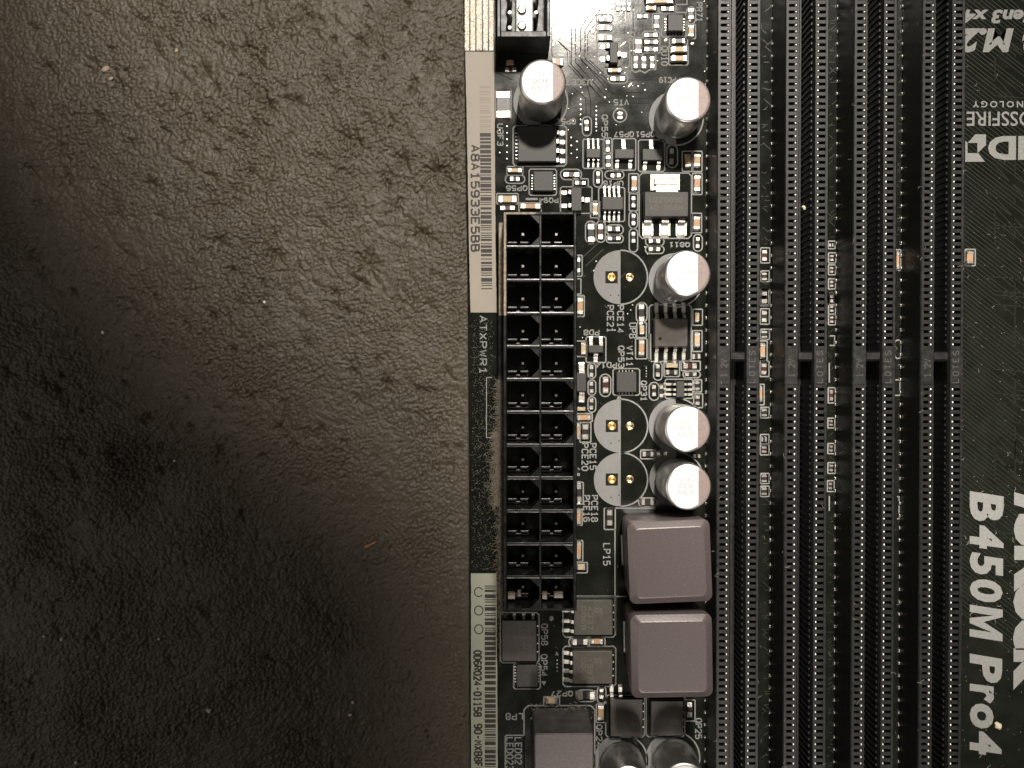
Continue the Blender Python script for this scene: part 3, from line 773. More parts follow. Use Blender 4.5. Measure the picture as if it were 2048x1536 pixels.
def barcode(o, x0, x1, y0, y1, z, seed, m='ink', fade=None, tilt=(0, 0)):
    rr = random.Random(seed); y = y0; mb = MB(); fb = MB(); w0 = W[o.name]
    while y < y1-2:
        t = rr.choice([2.0, 2.0, 2.2, 4.6, 7.6, 7.6]); gap = rr.choice([1.9, 2.4, 2.4, 4.5])
        if y+t > y1: break
        f = (y-y0)/(y1-y0); dx = tilt[0]*(1-f)+tilt[1]*f
        a = P(x0+dx, y, z); b = P(x1+dx, y+t, z)
        tgt = fb if (fade and y < fade) else mb
        tgt.face([(a[0]-w0[0], b[1]-w0[1], z+.008), (b[0]-w0[0], b[1]-w0[1], z+.008), (b[0]-w0[0], a[1]-w0[1], z+.008), (a[0]-w0[0], a[1]-w0[1], z+.008)])
        y += t+gap
    obj('barcode_print', mb.build('barcode_print', m), o, w0)
    if fb.f: obj('barcode_print', fb.build('barcode_print', 'inkfade'), o, w0, label='worn upper end of the barcode')
def label_text(o, body, r, z, ori='D', m='ink', **kw):
    mb = MB(); add_stroke(mb, body, rect(r, z), z+.008, ori, **kw); w0 = W[o.name]
    mb.v = [(x-w0[0], y-w0[1], zz) for x, y, zz in mb.v]
    obj('printed_lettering', mb.build('printed_lettering', m), o, w0)
ZL = .12
lab1 = label_strip('barcode_label', [(930.5, 988, 104), (934, 989.5, 260), (938, 991, 480), (941, 993.5, 625)], ZL, 'labelw', 'white barcode label A8A15933E5BB, painted cream for its warm light, on the board edge above ATXPWR1')
barcode(lab1, 961, 983, 172, 584, ZL, 11, fade=262, tilt=(-2, 1.5))
label_text(lab1, 'A8A15933E5BB', (941, 289, 960, 504), ZL, 'D', wd=.26)
lab2 = label_strip('barcode_label', [(942, 993, 1147), (942, 994, 1300), (942.5, 996, 1640)], ZL, 'labelg', 'white barcode label 0D6R024-01158, painted greenish for its light, at the lower board edge')
barcode(lab2, 969.5, 991.5, 1171, 1630, ZL, 23)
label_text(lab2, '0D6R024-01158', (946.5, 1300, 964, 1434), ZL, 'D', wd=.24, gap=2.0)
label_text(lab2, '90-MXB8F0', (947.5, 1447, 965, 1546), ZL, 'D', wd=.24, gap=2.0)
for yy in (1184, 1221, 1258.5):
    x, y = P(957.5, yy, ZL); w0 = W[lab2.name]; mb = MB()
    n0 = 6 if yy == 1184 else 0
    mb.strip([(x-w0[0]+.58*math.cos(2*math.pi*i/28-.9), y-w0[1]+.62*math.sin(2*math.pi*i/28-.9)) for i in range(n0, 28 if not n0 else 30)], .15, ZL+.008, 0, n0 == 0)
    obj('printed_ring', mb.build('printed_ring', 'ink'), lab2, w0)
# tinned bars along the board edge above the label
for a, b in ((929.5, 938.5), (941, 950.5), (953, 963.5), (966.5, 975.5), (978.5, 987)):
    mb = MB(); p0 = P(a, -70, 0); p1 = P(b, 101, 0)
    mb.box(p0[0], p1[1], .004, p1[0], p0[1], .03, 0, .01)
    obj('tinned_bar', mb.build('tinned_bar', 'bar'), board, (0, 0, 0))

# ================================================================== small components, region by region
exec_list = []
# --- top: around the two top capacitors
one('C', 1, (372, 476, 428, 518)); pair(1, (358, 535, 452, 577), False)
fz = chip('B', 1, (292, 728, 402, 940), bm='resist', h=.7); outline(1, (286, 722, 408, 948))
mb = MB(); fx, fy = W[fz.name][:2]; add_stroke(mb, 'S-1', (-.55, -.36, .55, .36), .64, 'N', .13); t_ = obj('printed_lettering', mb.build('printed_lettering', 'silk'), fz, (fx, fy, 0)); t_.rotation_euler = (0, 0, math.pi)
one('C', 1, (742, 464, 822, 522), (732, 456, 862, 548))
ic('transistor', 1, (1200, 340, 1262, 500), 1.0, [((1125, 355, 1200, 395), 'l'), ((1125, 445, 1200, 495), 'l'), ((1262, 412, 1328, 462), 'r')], (1098, 333, 1358, 537))
pair(1, (1108, 134, 1218, 172), (1088, 116, 1226, 186)); pair(1, (1108, 204, 1218, 242), (1088, 188, 1226, 256)); pair(1, (1108, 282, 1218, 322), (1094, 264, 1224, 334), False)
one('C', 1, (1188, 543, 1288, 577), (1160, 538, 1290, 584), bm='ceramict'); pair(1, (1202, 608, 1322, 650), (1184, 590, 1342, 667))
ic('controller_chip', 1, (1665, 115, 1785, 245), .9, (), (1612, 100, 1808, 297), pads=[('l', 5), ('r', 5), ('d', 4)], label='small square controller chip at the top by the first memory slot')
one('C', 1, (1702, 306, 1800, 346), (1676, 298, 1820, 356), bm='resist')
one('B', 1, (1694, 368, 1816, 412), None); one('B', 1, (1694, 440, 1816, 486), None); outline(1, (1670, 362, 1824, 520))
one('R', 1, (1400, 316, 1452, 424), (1388, 306, 1464, 440)); pair(1, (1474, 316, 1588, 352), (1464, 306, 1600, 362), False); pair(1, (1474, 374, 1588, 412), (1464, 366, 1600, 422), False)
for x in (1386, 1450, 1516): pair(1, (x, 448, x+42, 546), False)
sline(1, [(1374, 440), (1374, 560), (1400, 580), (1440, 566), (1480, 584), (1520, 556), (1566, 556), (1566, 440)])
pair(1, (1472, 260, 1582, 297), (1460, 250, 1600, 302))
one('R', 1, (1552, 122, 1594, 222), (1542, 110, 1606, 232)); pair(1, (1420, 110, 1502, 147), (1410, 98, 1512, 158))
one('B', 1, (1500, -26, 1704, 22)); sline(1, [(1388, 36), (1816, 36), (1816, -20)]); sline(1, [(1388, 36), (1388, -20)])
one('C', 1, (1492, 44, 1568, 78), bm='ceramict'); pair(1, (1606, 48, 1714, 88), (1590, 38, 1726, 96), False)
one('R', 1, (1824, 66, 1872, 150), (1812, 56, 1884, 190), True); one('C', 1, (1828, 200, 1872, 290), (1816, 196, 1884, 310), bm='ceramict')
for x in (1248, 1292, 1336): pair(1, (x, 18, x+30, 84), False)
pair(1, (1640, 500, 1700, 520), False) if False else None
# --- second band
o = ic('power_transistor', 2, (465, 95, 770, 370), 1.0, [((785, y0, 832, y0+42), 'r') for y0 in (122, 194, 268, 344)], (425, 85, 852, 408), pads=[('l', 8)], dot=(480, 207, 546, 273, 'laser'), label='square power transistor in the shadow of the top capacitor')
one('C', 2, (385, 424, 492, 458), (376, 412, 502, 474), bm='ceramict'); pair(2, (398, 490, 478, 530), (362, 480, 518, 547))
ic('controller_chip', 2, (590, 450, 745, 605), .9, (), (553, 433, 772, 642), pads=[('l', 6), ('r', 6)], label='square controller chip above the power socket')
pair(2, (824, 453, 958, 497), (804, 434, 972, 517)); pair(2, (918, 524, 1008, 561), (904, 510, 1026, 572), False)
ic('transistor', 2, (1012, 268, 1122, 340), .9, [((x, 205, x+18, 268), 'u') for x in (1018, 1057, 1096)]+[((x, 340, x+18, 412), 'd') for x in (1018, 1057, 1096)], (984, 194, 1147, 427))
pair(2, (1164, 196, 1200, 294), (1152, 184, 1211, 302), False); one('R', 2, (1166, 324, 1206, 414), (1152, 310, 1211, 427))
ic('transistor', 2, (1240, 272, 1390, 345), 1.0, [((1288, 212, 1328, 272), 'u'), ((1238, 345, 1274, 418), 'd'), ((1344, 345, 1380, 418), 'd')], (1219, 189, 1406, 442))
ic('transistor', 2, (1462, 270, 1622, 360), 1.0, [((1509, 212, 1550, 270), 'u'), ((1460, 360, 1497, 432), 'd'), ((1569, 360, 1607, 432), 'd')], (1427, 199, 1637, 452))
pair(2, (1674, 264, 1714, 392), (1654, 240, 1740, 421))
one('C', 2, (1801, 312, 1847, 412), (1778, 290, 1856, 452)); one('C', 2, (1872, 312, 1924, 408), (1862, 290, 1936, 452)); one('C', 2, (1874, 482, 1924, 608), (1860, 465, 1936, 636))
one('C', 2, (1372, 490, 1416, 602), (1350, 470, 1426, 622))
# the big tabbed regulator
def regulator():
    g, h = 2, 1.6
    o = ic('voltage_regulator', g, (1480, 615, 1825, 810), h, [((xc-36, 810, xc+36, 950), 'd') for xc in (1500, 1638, 1768)], (1434, 464, 1851, 987), label='tabbed voltage regulator with silver tab and three legs')
    c = W[o.name]
    t = MB()
    x0, y0, x1, y1 = rect(q(g, (1525, 474, 1757, 600)), .05); t.box(x0-c[0], y0-c[1], .005, x1-c[0], y1-c[1], .06)
    obj('tab_pad', t.build('tab_pad', 'solder'), o, c)
    t = MB()
    x0, y0, x1, y1 = rect(q(g, (1566, 505, 1746, 620)), .3); t.box(x0-c[0], y0-c[1], .06, x1-c[0], y1-c[1], .34, 0, .06)
    x0, y0, x1, y1 = rect(q(g, (1552, 508, 1736, 558)), .4); t.box(x0-c[0], y0-c[1], .06, x1-c[0], y1-c[1], .42, 0, .1)
    obj('tab', t.build('tab', 'tab'), o, c)
    for xc in (1503, 1639, 1770):
        t = MB(); x0, y0, x1, y1 = rect(q(g, (xc-44, 846, xc+44, 966)), .04); t.box(x0-c[0], y0-c[1], .004, x1-c[0], y1-c[1], .05, 0, .02)
        obj('solder_pad', t.build('solder_pad', 'solder'), o, c)
    chip_text(o, 'UZZ086G', g, (1516, 658, 1780, 700), h, 'N'); chip_text(o, 'AO NG6H', g, (1516, 718, 1780, 762), h, 'N')
regulator()
ic('transistor', 2, (893, 582, 972, 765), 1.0, [((818, 600, 893, 640), 'l'), ((818, 705, 893, 747), 'l'), ((972, 655, 1032, 702), 'r')], (804, 574, 1056, 787))
ic('driver_chip', 2, (1140, 655, 1305, 755), 1.2, [((x-11, 588, x+11, 655), 'u') for x in (1157, 1194, 1232, 1270)]+[((x-11, 755, x+11, 837), 'd') for x in (1157, 1194, 1232, 1270)], (1109, 580, 1317, 852), label='small eight legged driver chip marked UP16')
one('C', 2, (1062, 703, 1102, 797), (1044, 690, 1116, 822), bm='ceramict')
one('C', 2, (310, 643, 450, 698), (294, 629, 466, 712), bm='ceramict'); pair(2, (318, 722, 442, 762), False); one('C', 2, (488, 708, 640, 748), (472, 704, 650, 790))
sline(2, [(525, 672), (622, 672)], .3)
one('R', 2, (1022, 874, 1076, 1014), (1004, 849, 1086, 1022), True); pair(2, (1100, 868, 1150, 998), (1090, 849, 1162, 1018)); pair(2, (1178, 888, 1282, 932), (1168, 879, 1306, 957)); pair(2, (1178, 968, 1288, 1004), (1168, 960, 1306, 1022))
pair(2, (1370, 648, 1406, 740), (1354, 630, 1421, 766), False); pair(2, (1370, 788, 1406, 884), (1352, 770, 1421, 907)); pair(2, (1370, 932, 1406, 1024), (1354, 910, 1421, 1096))
one('C', 2, (1868, 812, 1922, 914), (1854, 786, 1932, 942))
pair(2, (1884, 974, 1920, 1066), (1868, 955, 1938, 1090))
pair(2, (1088, 448, 1122, 548), (1068, 434, 1139, 577)); pair(2, (1204, 463, 1288, 502), (1160, 446, 1311, 511)); pair(2, (994, 38, 1032, 128), (979, 14, 1051, 167))
# --- third band
pair(3, (1508, 28, 1604, 66), (1484, 18, 1632, 86)); pair(3, (1508, 93, 1604, 132), (1484, 88, 1632, 148))
one('R', 3, (1430, 553, 1476, 692), (1410, 540, 1496, 700), True); one('C', 3, (1436, 723, 1476, 792), (1414, 702, 1491, 820), bm='ceramict'); one('C', 3, (1430, 843, 1476, 962), (1404, 830, 1496, 990))
o = ic('driver_chip', 3, (1560, 672, 1820, 890), 1.5, [((x-18, 570, x+18, 672), 'u') for x in (1572, 1645, 1718, 1790)]+[((x-18, 890, x+18, 992), 'd') for x in (1572, 1645, 1718, 1790)], (1513, 558, 1850, 1012), m='epoxyb', dot=(1588, 816, 1614, 842, 'trace_dark'), label='large eight legged driver chip marked UP8 with a round dot')
sline(3, [(1520, 790), (1520, 1008)], .35)
one('C', 3, (1880, 622, 1916, 694), (1862, 594, 1939, 722), bm='ceramict'); one('C', 3, (1876, 784, 1921, 892), (1860, 765, 1936, 932), bm='ceramict')
ic('transistor', 3, (1030, 885, 1145, 940), .9, [((1030, 828, 1066, 885), 'u'), ((1109, 828, 1146, 885), 'u'), ((1064, 940, 1108, 998), 'd')], (1009, 814, 1167, 1020))
one('R', 3, (938, 180, 964, 300)); outline(3, (900, 162, 977, 330)); outline(3, (900, 350, 967, 472)); one('C', 3, (938, 502, 986, 634), (900, 484, 994, 652))
one('C', 3, (968, 862, 1008, 954), (930, 848, 1012, 972), bm='ceramict')
# --- fourth band
def diode():
    h = .9
    ic('diode', 4, (930, 186, 1008, 330), h, [((945, 118, 1002, 186), 'u'), ((945, 330, 1002, 398), 'd')], None, label='dark diode half hidden by the power socket')
diode()
pair(4, (1034, 118, 1070, 218), (1024, 104, 1086, 227)); pair(4, (1034, 253, 1070, 347), (1024, 240, 1086, 362)); pair(4, (1034, 388, 1070, 478), (1024, 374, 1086, 497))
pair(4, (1138, 212, 1192, 348), (1118, 194, 1206, 372))
ic('controller_chip', 4, (1255, 180, 1410, 335), .9, (), (1224, 149, 1437, 361), pads=[('u', 5), ('d', 5)], label='square controller chip above the empty footprint PCE15')
sline(4, [(1262, 395), (1272, 362), (1286, 395)], .3)
pair(4, (1564, 112, 1602, 217), (1549, 94, 1616, 242)); one('C', 4, (1650, 103, 1742, 142), bm='ceramict'); one('R', 4, (1650, 158, 1738, 198)); outline(4, (1632, 94, 1756, 212))
pair(4, (1784, 103, 1898, 152), (1769, 89, 1922, 164), False); pair(4, (1798, 176, 1896, 212), (1784, 170, 1922, 222))
one('P', 3, (1860, 950, 1920, 992)) if False else chip('P', 3, (1856, 948, 1926, 994))
ic('transistor', 4, (1735, 255, 1795, 375), .9, [((1652, y-12, 1735, y+12), 'l') for y in (274, 317, 355)]+[((1795, y-12, 1858, y+12), 'r') for y in (274, 317, 355)], (1642, 234, 1862, 387))
pair(4, (1534, 278, 1572, 372), (1514, 259, 1592, 402)); one('R', 4, (1595, 283, 1628, 378))
one('R', 4, (1883, 252, 1918, 320), (1872, 238, 1932, 335)); pair(4, (1880, 362, 1922, 442), (1869, 350, 1941, 461), False)
one('C', 4, (938, 456, 1004, 488), bm='ceramict'); one('C', 4, (938, 518, 1044, 562), (920, 508, 1058, 572)); pair(4, (974, 592, 1032, 718), (959, 580, 1047, 737), False); one('C', 4, (934, 590, 958, 712))
one('R', 4, (1462, 812, 1550, 854), (1445, 800, 1562, 870))
chip('P', 4, (1570, 812, 1660, 848)); chip('P', 4, (1866, 836, 1926, 866))
# --- fifth band
one('R', 5, (936, 152, 972, 296), (900, 138, 986, 312)); one('C', 5, (934, 362, 968, 474), (900, 352, 977, 482)); one('C', 5, (934, 618, 970, 752), (900, 604, 982, 772)); one('C', 5, (940, 794, 1002, 842), (920, 780, 1019, 862), bm='ceramict')
pair(5, (1172, 358, 1224, 488), (1154, 344, 1242, 516), False)
one('R', 5, (1452, 272, 1552, 322), (1428, 263, 1574, 330), True)
sline(5, [(1160, 345), (1560, 345)]); sline(5, [(1240, 515), (1240, 1330)]); sline(5, [(945, 1052), (1330, 1052)])
# --- sixth band: power transistors by the chokes
def mosfet(g, r, leads, out, lb, logo=None, txt=None):
    o = ic('power_transistor', g, r, 1.0, leads, out, m='epoxyb', label=lb, pads=[('r', 4)])
    if logo: chip_text(o, 'SS', g, logo, 1.0, 'B', shear=.4, bold=.02)
    for b, rr_ in (txt or ()): chip_text(o, b, g, rr_, 1.0, 'D')
    return o
mosfet(6, (915, 285, 1220, 560), [((838, y-18, 915, y+18), 'l') for y in (365, 450, 525)], (824, 248, 1243, 577), 'square power transistor tucked against the lower end of the power socket', (1070, 332, 1138, 390), [('4337', (1020, 330, 1066, 520)), ('C06B', (970, 330, 1010, 520))])
mosfet(6, (905, 690, 1218, 950), [((838, y-19, 905, y+19), 'l') for y in (705, 776, 850, 922)], (824, 650, 1246, 972), 'square power transistor level with the lower purple choke', (1070, 738, 1138, 795), [('4337', (1020, 740, 1062, 920)), ('C06B', (970, 740, 1010, 920))])
mosfet(6, (340, 445, 610, 770), [((x-15, 395, x+15, 445), 'u') for x in (435, 510, 585)], (322, 380, 632, 782), 'dark power transistor in the shadow below the power socket', (505, 620, 575, 690), [('4337', (470, 470, 560, 590))])
ic('controller_chip', 6, (455, 805, 620, 975), .9, (), (430, 788, 642, 992), pads=[('l', 6), ('r', 6)], label='dark square controller chip marked QP54 near the lower label')
one('R', 6, (902, 592, 1020, 642), (870, 582, 1030, 652), True); one('C', 6, (1050, 592, 1142, 634), (1036, 582, 1160, 646))
# --- bottom band
one('R', 7, (944, 414, 1078, 478), (929, 399, 1092, 492), True); pair(7, (1113, 386, 1152, 474), (1099, 369, 1167, 507)); one('C', 7, (684, 468, 778, 512), (669, 454, 797, 521), bm='ceramict')
one('C', 7, (1103, 526, 1152, 644), (1092, 512, 1166, 660)); outline(7, (512, 524, 1078, 1200))
mosfet(7, (1205, 475, 1460, 770), [((1195, 380, 1232, 475), 'u'), ((1264, 380, 1302, 475), 'u')], (1166, 440, 1476, 776), 'power transistor behind the left capacitor at the bottom', (1370, 650, 1430, 700))
mosfet(7, (1530, 490, 1785, 765), [], (1490, 440, 1798, 774), 'power transistor behind the right capacitor at the bottom', (1690, 630, 1750, 680))
pair(7, (1812, 492, 1862, 624), (1802, 480, 1880, 648), False); outline(7, (362, 762, 512, 1200))
# --- between the memory slots
def lane(kind, g, r, out=None):
    chip(kind, g, r)
    if out: outline(g, out)
for g, r in ((12, (388, 630, 428, 702)), (12, (388, 893, 428, 968)), (13, (386, 8, 424, 86)), (13, (386, 130, 426, 204)), (13, (384, 463, 424, 535)), (13, (386, 925, 424, 962)), (13, (386, 988, 424, 1030))):
    lane('P', g, r, (r[0]-4, r[1]-12, r[2]+12, r[3]+12))
for g, r in ((12, (390, 776, 424, 816)), (13, (388, 260, 426, 296)), (13, (388, 753, 424, 792)), (14, (388, 160, 424, 196)), (14, (388, 240, 424, 278))):
    lane('R', g, (r[0], r[1], r[2], r[3]+6), (r[0]-4, r[1]-12, r[2]+13, r[3]+16))
lane('C', 13, (381, 340, 414, 425), (372, 322, 424, 450)); lane('C', 13, (376, 610, 396, 702), (366, 596, 405, 726))
for g, r in ((12, (818, 588, 844, 612)), (12, (820, 662, 848, 702)), (12, (820, 738, 846, 776)), (12, (820, 826, 846, 866)), (12, (820, 918, 846, 966)), (13, (820, 34, 846, 72)), (13, (820, 98, 846, 138)), (13, (820, 166, 846, 208)),
             (13, (818, 630, 844, 702)), (13, (816, 822, 842, 860)), (13, (816, 982, 842, 1022)), (14, (816, 92, 844, 136)), (14, (812, 206, 838, 250))):
    lane('P', g, r, (r[0]-8, r[1]-12, r[2]+10, r[3]+12))
sline(13, [(820, 290), (850, 290), (850, 350), (820, 350)]); sline(13, [(817, 460), (817, 585)]); sline(14, [(817, 290), (817, 385)])
lane('C', 12, (1242, 640, 1262, 752), (1230, 630, 1268, 762)); outline(13, (1232, 316, 1271, 432), True); outline(13, (1226, 568, 1263, 666)); sline(14, [(1246, 295), (1258, 295), (1258, 435), (1246, 435)])
lane('C', 12, (1687, 640, 1730, 718), (1677, 628, 1739, 731))

# ================================================================== printing on the board
stext('ATXPWR1', (958.5, 631, 974, 748)); stext('U3F3', (994, 247, 1007, 292)); stext('U3CE7', (1132, 158, 1184, 171), 'U')
stext('QP51', (1112, 237, 1152, 249), 'U'); stext('QP55', (1203, 229, 1216, 275)); stext('VT5', (1227, 198, 1258, 211), 'U')
stext('QP57', (1228, 262.5, 1268, 274.5), 'U'); stext('QP51', (1271, 262.5, 1310, 274.5), 'U'); stext('QP56', (1012, 370.5, 1055, 382), 'U'); stext('PQ94', (1077, 395, 1117, 406), 'U')
stext('UP16', (1206, 361, 1247, 372), 'U'); stext('Q811', (1338, 484, 1380, 494.5), 'U'); stext('QP52', (1227, 63, 1270, 75), 'U'); stext('PQ34', (1148, 103.5, 1191, 116), 'U'); stext('PC19', (1318, 154, 1352, 166), 'U')
stext('QU10', (1322, 92, 1336, 132)); stext('PR71', (1392, 4, 1405, 44))
stext('PCE21', (1213.5, 610, 1228, 665)); stext('PCE14', (1234, 610, 1248, 666)); stext('UP8', (1258, 645, 1273, 677)); stext('VT11', (1252.5, 691, 1266, 733)); stext('QP53', (1236, 691, 1249, 736))
stext('PD8', (1167, 659, 1199, 671), 'U'); stext('PD14', (1191, 724, 1234, 736), 'U'); stext('QP31', (1281, 761, 1294, 802.5))
stext('PCE15', (1179, 886, 1193, 940)); stext('PCE20', (1163, 886, 1177, 942)); stext('PCE18', (1182, 990, 1196, 1044)); stext('PCE16', (1166, 990, 1180, 1044)); stext('LP15', (1206, 1086, 1221, 1131))
stext('QP58', (1082, 1247, 1096, 1291)); stext('QP54', (1081, 1308, 1095, 1353)); stext('QP27', (1102, 1381, 1146, 1393), 'U'); stext('QP24', (1192, 1449, 1205, 1494)); stext('QP25', (1390, 1436, 1404, 1478)); stext('LP8', (1011, 1426, 1046, 1440), 'U')
stext('LED02', (1029, 1474, 1044, 1529)); stext('LED023', (1012, 1474, 1027, 1541))
stext('6', (1099, 1232, 1107, 1242)); stext('4.0', (1154, 935, 1160, 952))
for g, pts in ((6, [(760, 722), (790, 722), (775, 690)]), (6, [(650, 930), (690, 930), (672, 965)])):
    ox, oy, s = G[g]; mb = MB(); p = [(*P(ox+x/s, oy+y/s, 0), ZS) for x, y in pts]
    a = (p[1][0]-p[0][0])*(p[2][1]-p[0][1])-(p[1][1]-p[0][1])*(p[2][0]-p[0][0])
    mb.face(p if a > 0 else p[::-1]); silk('printed_triangle', mb)
mb = MB()
for ch_, ya, yb, xt in (('B', 982, 1042, 2007), ('4', 1050, 1098, 2007), ('5', 1104, 1152, 2006), ('0', 1159, 1204, 2005), ('P', 1307, 1366, 2004), ('r', 1367, 1407, 1988), ('o', 1407, 1457, 1987), ('4', 1462, 1510, 2003)):
    add_text(mb, ch_, rect((1939.5, ya, xt, yb), 0), ZS, 'D', bold=.042, shear=.14)
mx0, my0, mx1, my1 = rect((1939.5, 1209, 2005, 1283), 0)
for pl in ([(0, 0), (.2, 0), (.34, 1), (.14, 1)], [(.66, 0), (.86, 0), (1, 1), (.80, 1)], [(.34, 1), (.3, .72), (.36, .0), (.5, .0), (.47, .42)], [(.80, 1), (.47, .42), (.5, .0), (.76, .70)]):
    p = [(mx0+v*(mx1-mx0), my1-u*(my1-my0), ZS+.0006*k_) for k_, (u, v) in enumerate(pl)]
    p = [(a_, b_, ZS) for a_, b_, c_ in p]
    ar = sum(p[i_-1][0]*p[i_][1]-p[i_][0]*p[i_-1][1] for i_ in range(len(p)))
    mb.face(p if ar > 0 else p[::-1])
silk('printed_lettering', mb, label='large bold lettering down the right side of the board')
stext('/SRock', (2028, 984, 2128, 1380), bold=.06, label='large lettering cut by the right edge')
stext('AMD', (1976, 272, 2152, 320), 'U', bold=.045); stext('CROSSFIRE', (1933, 223, 2117, 252), 'U', bold=.008); stext('TECHNOLOGY', (1945, 202, 2112, 215), 'U', bold=.025, spacing=1.45)
stext('M.2', (1920, 56, 2027, 105), 'U', bold=.05, shear=.2); stext('Gen3 x4', (1926, 19, 2078, 47), 'U', bold=.04, shear=.2); stext('a', (2044, 66, 2082, 105), 'U', bold=.05, shear=.2)
for pts in ([(160, 1292), (228, 1215), (325, 1215), (325, 1312), (248, 1385), (246, 1292)], [(138, 1272), (158, 1292), (158, 1385), (255, 1385), (316, 1462), (138, 1462)]):
    ox, oy, s = G[15]; mb = MB(); p = [(*P(ox+x/s, oy+y/s, 0), ZS) for x, y in pts]
    mb.face(p[::-1] if sum((p[i][0]-p[i-1][0])*(p[i][1]+p[i-1][1]) for i in range(len(p))) > 0 else p); silk('printed_emblem', mb, label='arrow shaped emblem')
sline(0, [(984, 755), (973, 755), (973, 875), (984, 875)], .12)
x, y = P(1240, 230.5, 0); mb = MB(); mb.strip([(a, b) for a, b, c in circ(x, y, .92, 0, 28)], .17, ZS, 0, True); silk('printed_ring', mb)
chip('P', 1, (1255, 893, 1305, 952))

# traces: gaps in the copper near the top, thin covered traces elsewhere
tr = MB()
for pts in ([(893, 230), (893, 520), (1165, 825), (1510, 825)], [(925, 225), (925, 500), (1180, 787), (1520, 787)], [(965, 232), (965, 470), (1200, 742), (1590, 742)],
            [(1090, 15), (965, 232)], [(1125, 72), (1000, 240), (1000, 470)], [(1150, 110), (1022, 270), (1022, 440)], [(735, 175), (735, 440), (765, 470)], [(785, 330), (880, 412), (880, 505), (1000, 640), (1075, 715)],
            [(800, 350), (855, 400), (865, 520), (960, 620)], [(905, 700), (1005, 785), (1012, 1000)], [(1020, 690), (1045, 800), (1045, 1000)], [(965, 480), (1205, 695)], [(1000, 470), (1190, 650)], [(1035, 480), (1150, 590)],
            [(1310, 640), (1590, 640)], [(1180, 700), (1240, 760)], [(1385, 20), (1385, 300)], [(1900, 20), (1900, 480), (1870, 520)], [(1925, 20), (1925, 490), (1880, 540)], [(300, 580), (420, 640)], [(290, 330), (330, 400), (420, 460)]):
    tr.strip([P(920+x/4, y/4, 0) for x, y in pts], .11, .006)
for pts in ([(290, 500), (350, 570), (400, 610)], [(290, 330), (335, 380), (420, 380)]):
    tr.strip([P(920+x/4, 230+y/4, 0) for x, y in pts], .1, .006)
silk('trace_gaps', tr, 'trace_dark', kind='stuff')
tr = MB(); rr = random.Random(5)
for k in range(150):
    y0 = -160+k*9.3+rr.uniform(-1, 1)
    x1 = rr.choice([2075, 2075, 2075, 1990, 2030]); d = (x1-1922)
    pts = [(1922, y0), (x1, y0+d*.78)]
    if x1 < 2075: pts.append((x1+rr.choice([0, 60]), y0+d*.78+(60 if rr.random() < .5 else 0)+5))
    tr.strip([P(x, y, 0) for x, y in pts], .10, .008)
for cx_ in (1531, 1662, 1799):
    for k in range(110):
        y = rr.uniform(-20, 1550); x = cx_+rr.uniform(-8, 2); l = rr.uniform(5, 14); s = rr.choice([0, 0, .9, -.9])
        tr.strip([P(x, y, 0), P(x+l, y+l*s, 0)], .09, .008)
for k in range(16):
    y = 700+k*4.1; tr.strip([P(1690, y, 0), P(1704, y, 0)], .09, .008)
for k in range(26):
    x = 1160+k*2.2; tr.strip([P(x, 520+k*2.4, 0), P(x+36, 486+k*2.4, 0)], .09, .007) if k % 5 == 0 else None
silk('covered_traces', tr, 'trace', kind='stuff')
vi = MB()
for g, pts in ((2, [(376, 90+i*52) for i in range(6)]+[(318, 300), (318, 120)]+[(890+(i % 2)*46, 180+i*32) for i in range(6)]+[(1090, 30+i*32) for i in range(4)]),
               (1, [(965, 795+i*40) for i in range(6)]+[(1090, 850+i*36) for i in range(5)]+[(1425, 690), (1480, 720), (1160, 780)]), (6, [(778, 760+i*30) for i in range(4)]), (4, [(1490, 145+i*22) for i in range(4)]),
               (3, [(1090, 210), (1070, 285), (1480, 95), (1500, 150), (960, 735), (980, 820), (1340, 630), (1365, 600), (1380, 560), (1240, 760)])):
    ox, oy, s = G[g]
    for x, y in pts:
        a, b = P(ox+x/s, oy+y/s, 0); vi.loft([circ(a, b, .12, .004, 8), circ(a, b, .08, .05, 8)])
for i in range(70):
    a, b = P(rr.uniform(1100, 1420), rr.uniform(0, 260), 0); vi.loft([circ(a, b, .09, .004, 6), circ(a, b, .05, .04, 6)])
silk('vias', vi, 'solder', kind='stuff')
# solder mask pads and glue spots
def blob(px, py, rx, ry, rot, m='solder', z=.05):
    a, b = P(px, py, 0); mb = MB(); c_, s_ = math.cos(rot), math.sin(rot)
    ring = lambda f, zz: [(rx*f*math.cos(t)*c_-ry*f*math.sin(t)*s_, rx*f*math.cos(t)*s_+ry*f*math.sin(t)*c_, zz) for t in [2*math.pi*i/14 for i in range(14)]]
    mb.loft([ring(1, .004), ring(.85, z*.7), ring(.4, z)]); obj('test_pad', mb.build('test_pad', m, 60), board, (a, b, 0))
for px, py, rx, ry, rot in ((1242, 27, .75, .12, R(42)), (1246, 88, .7, .13, R(40)), (1260, 170, .5, .14, R(50)), (1119, 75, .2, .3, 0), (1148, 86, .3, .3, 0), (1186, 63, .25, .5, R(-40)), (1251, 37, .12, .9, 0), (1332, 80, .35, .25, R(40)), (1385, 87, .3, .22, 0), (1107, 88, .22, .5, R(-20))):
    blob(px, py, rx, ry, rot)

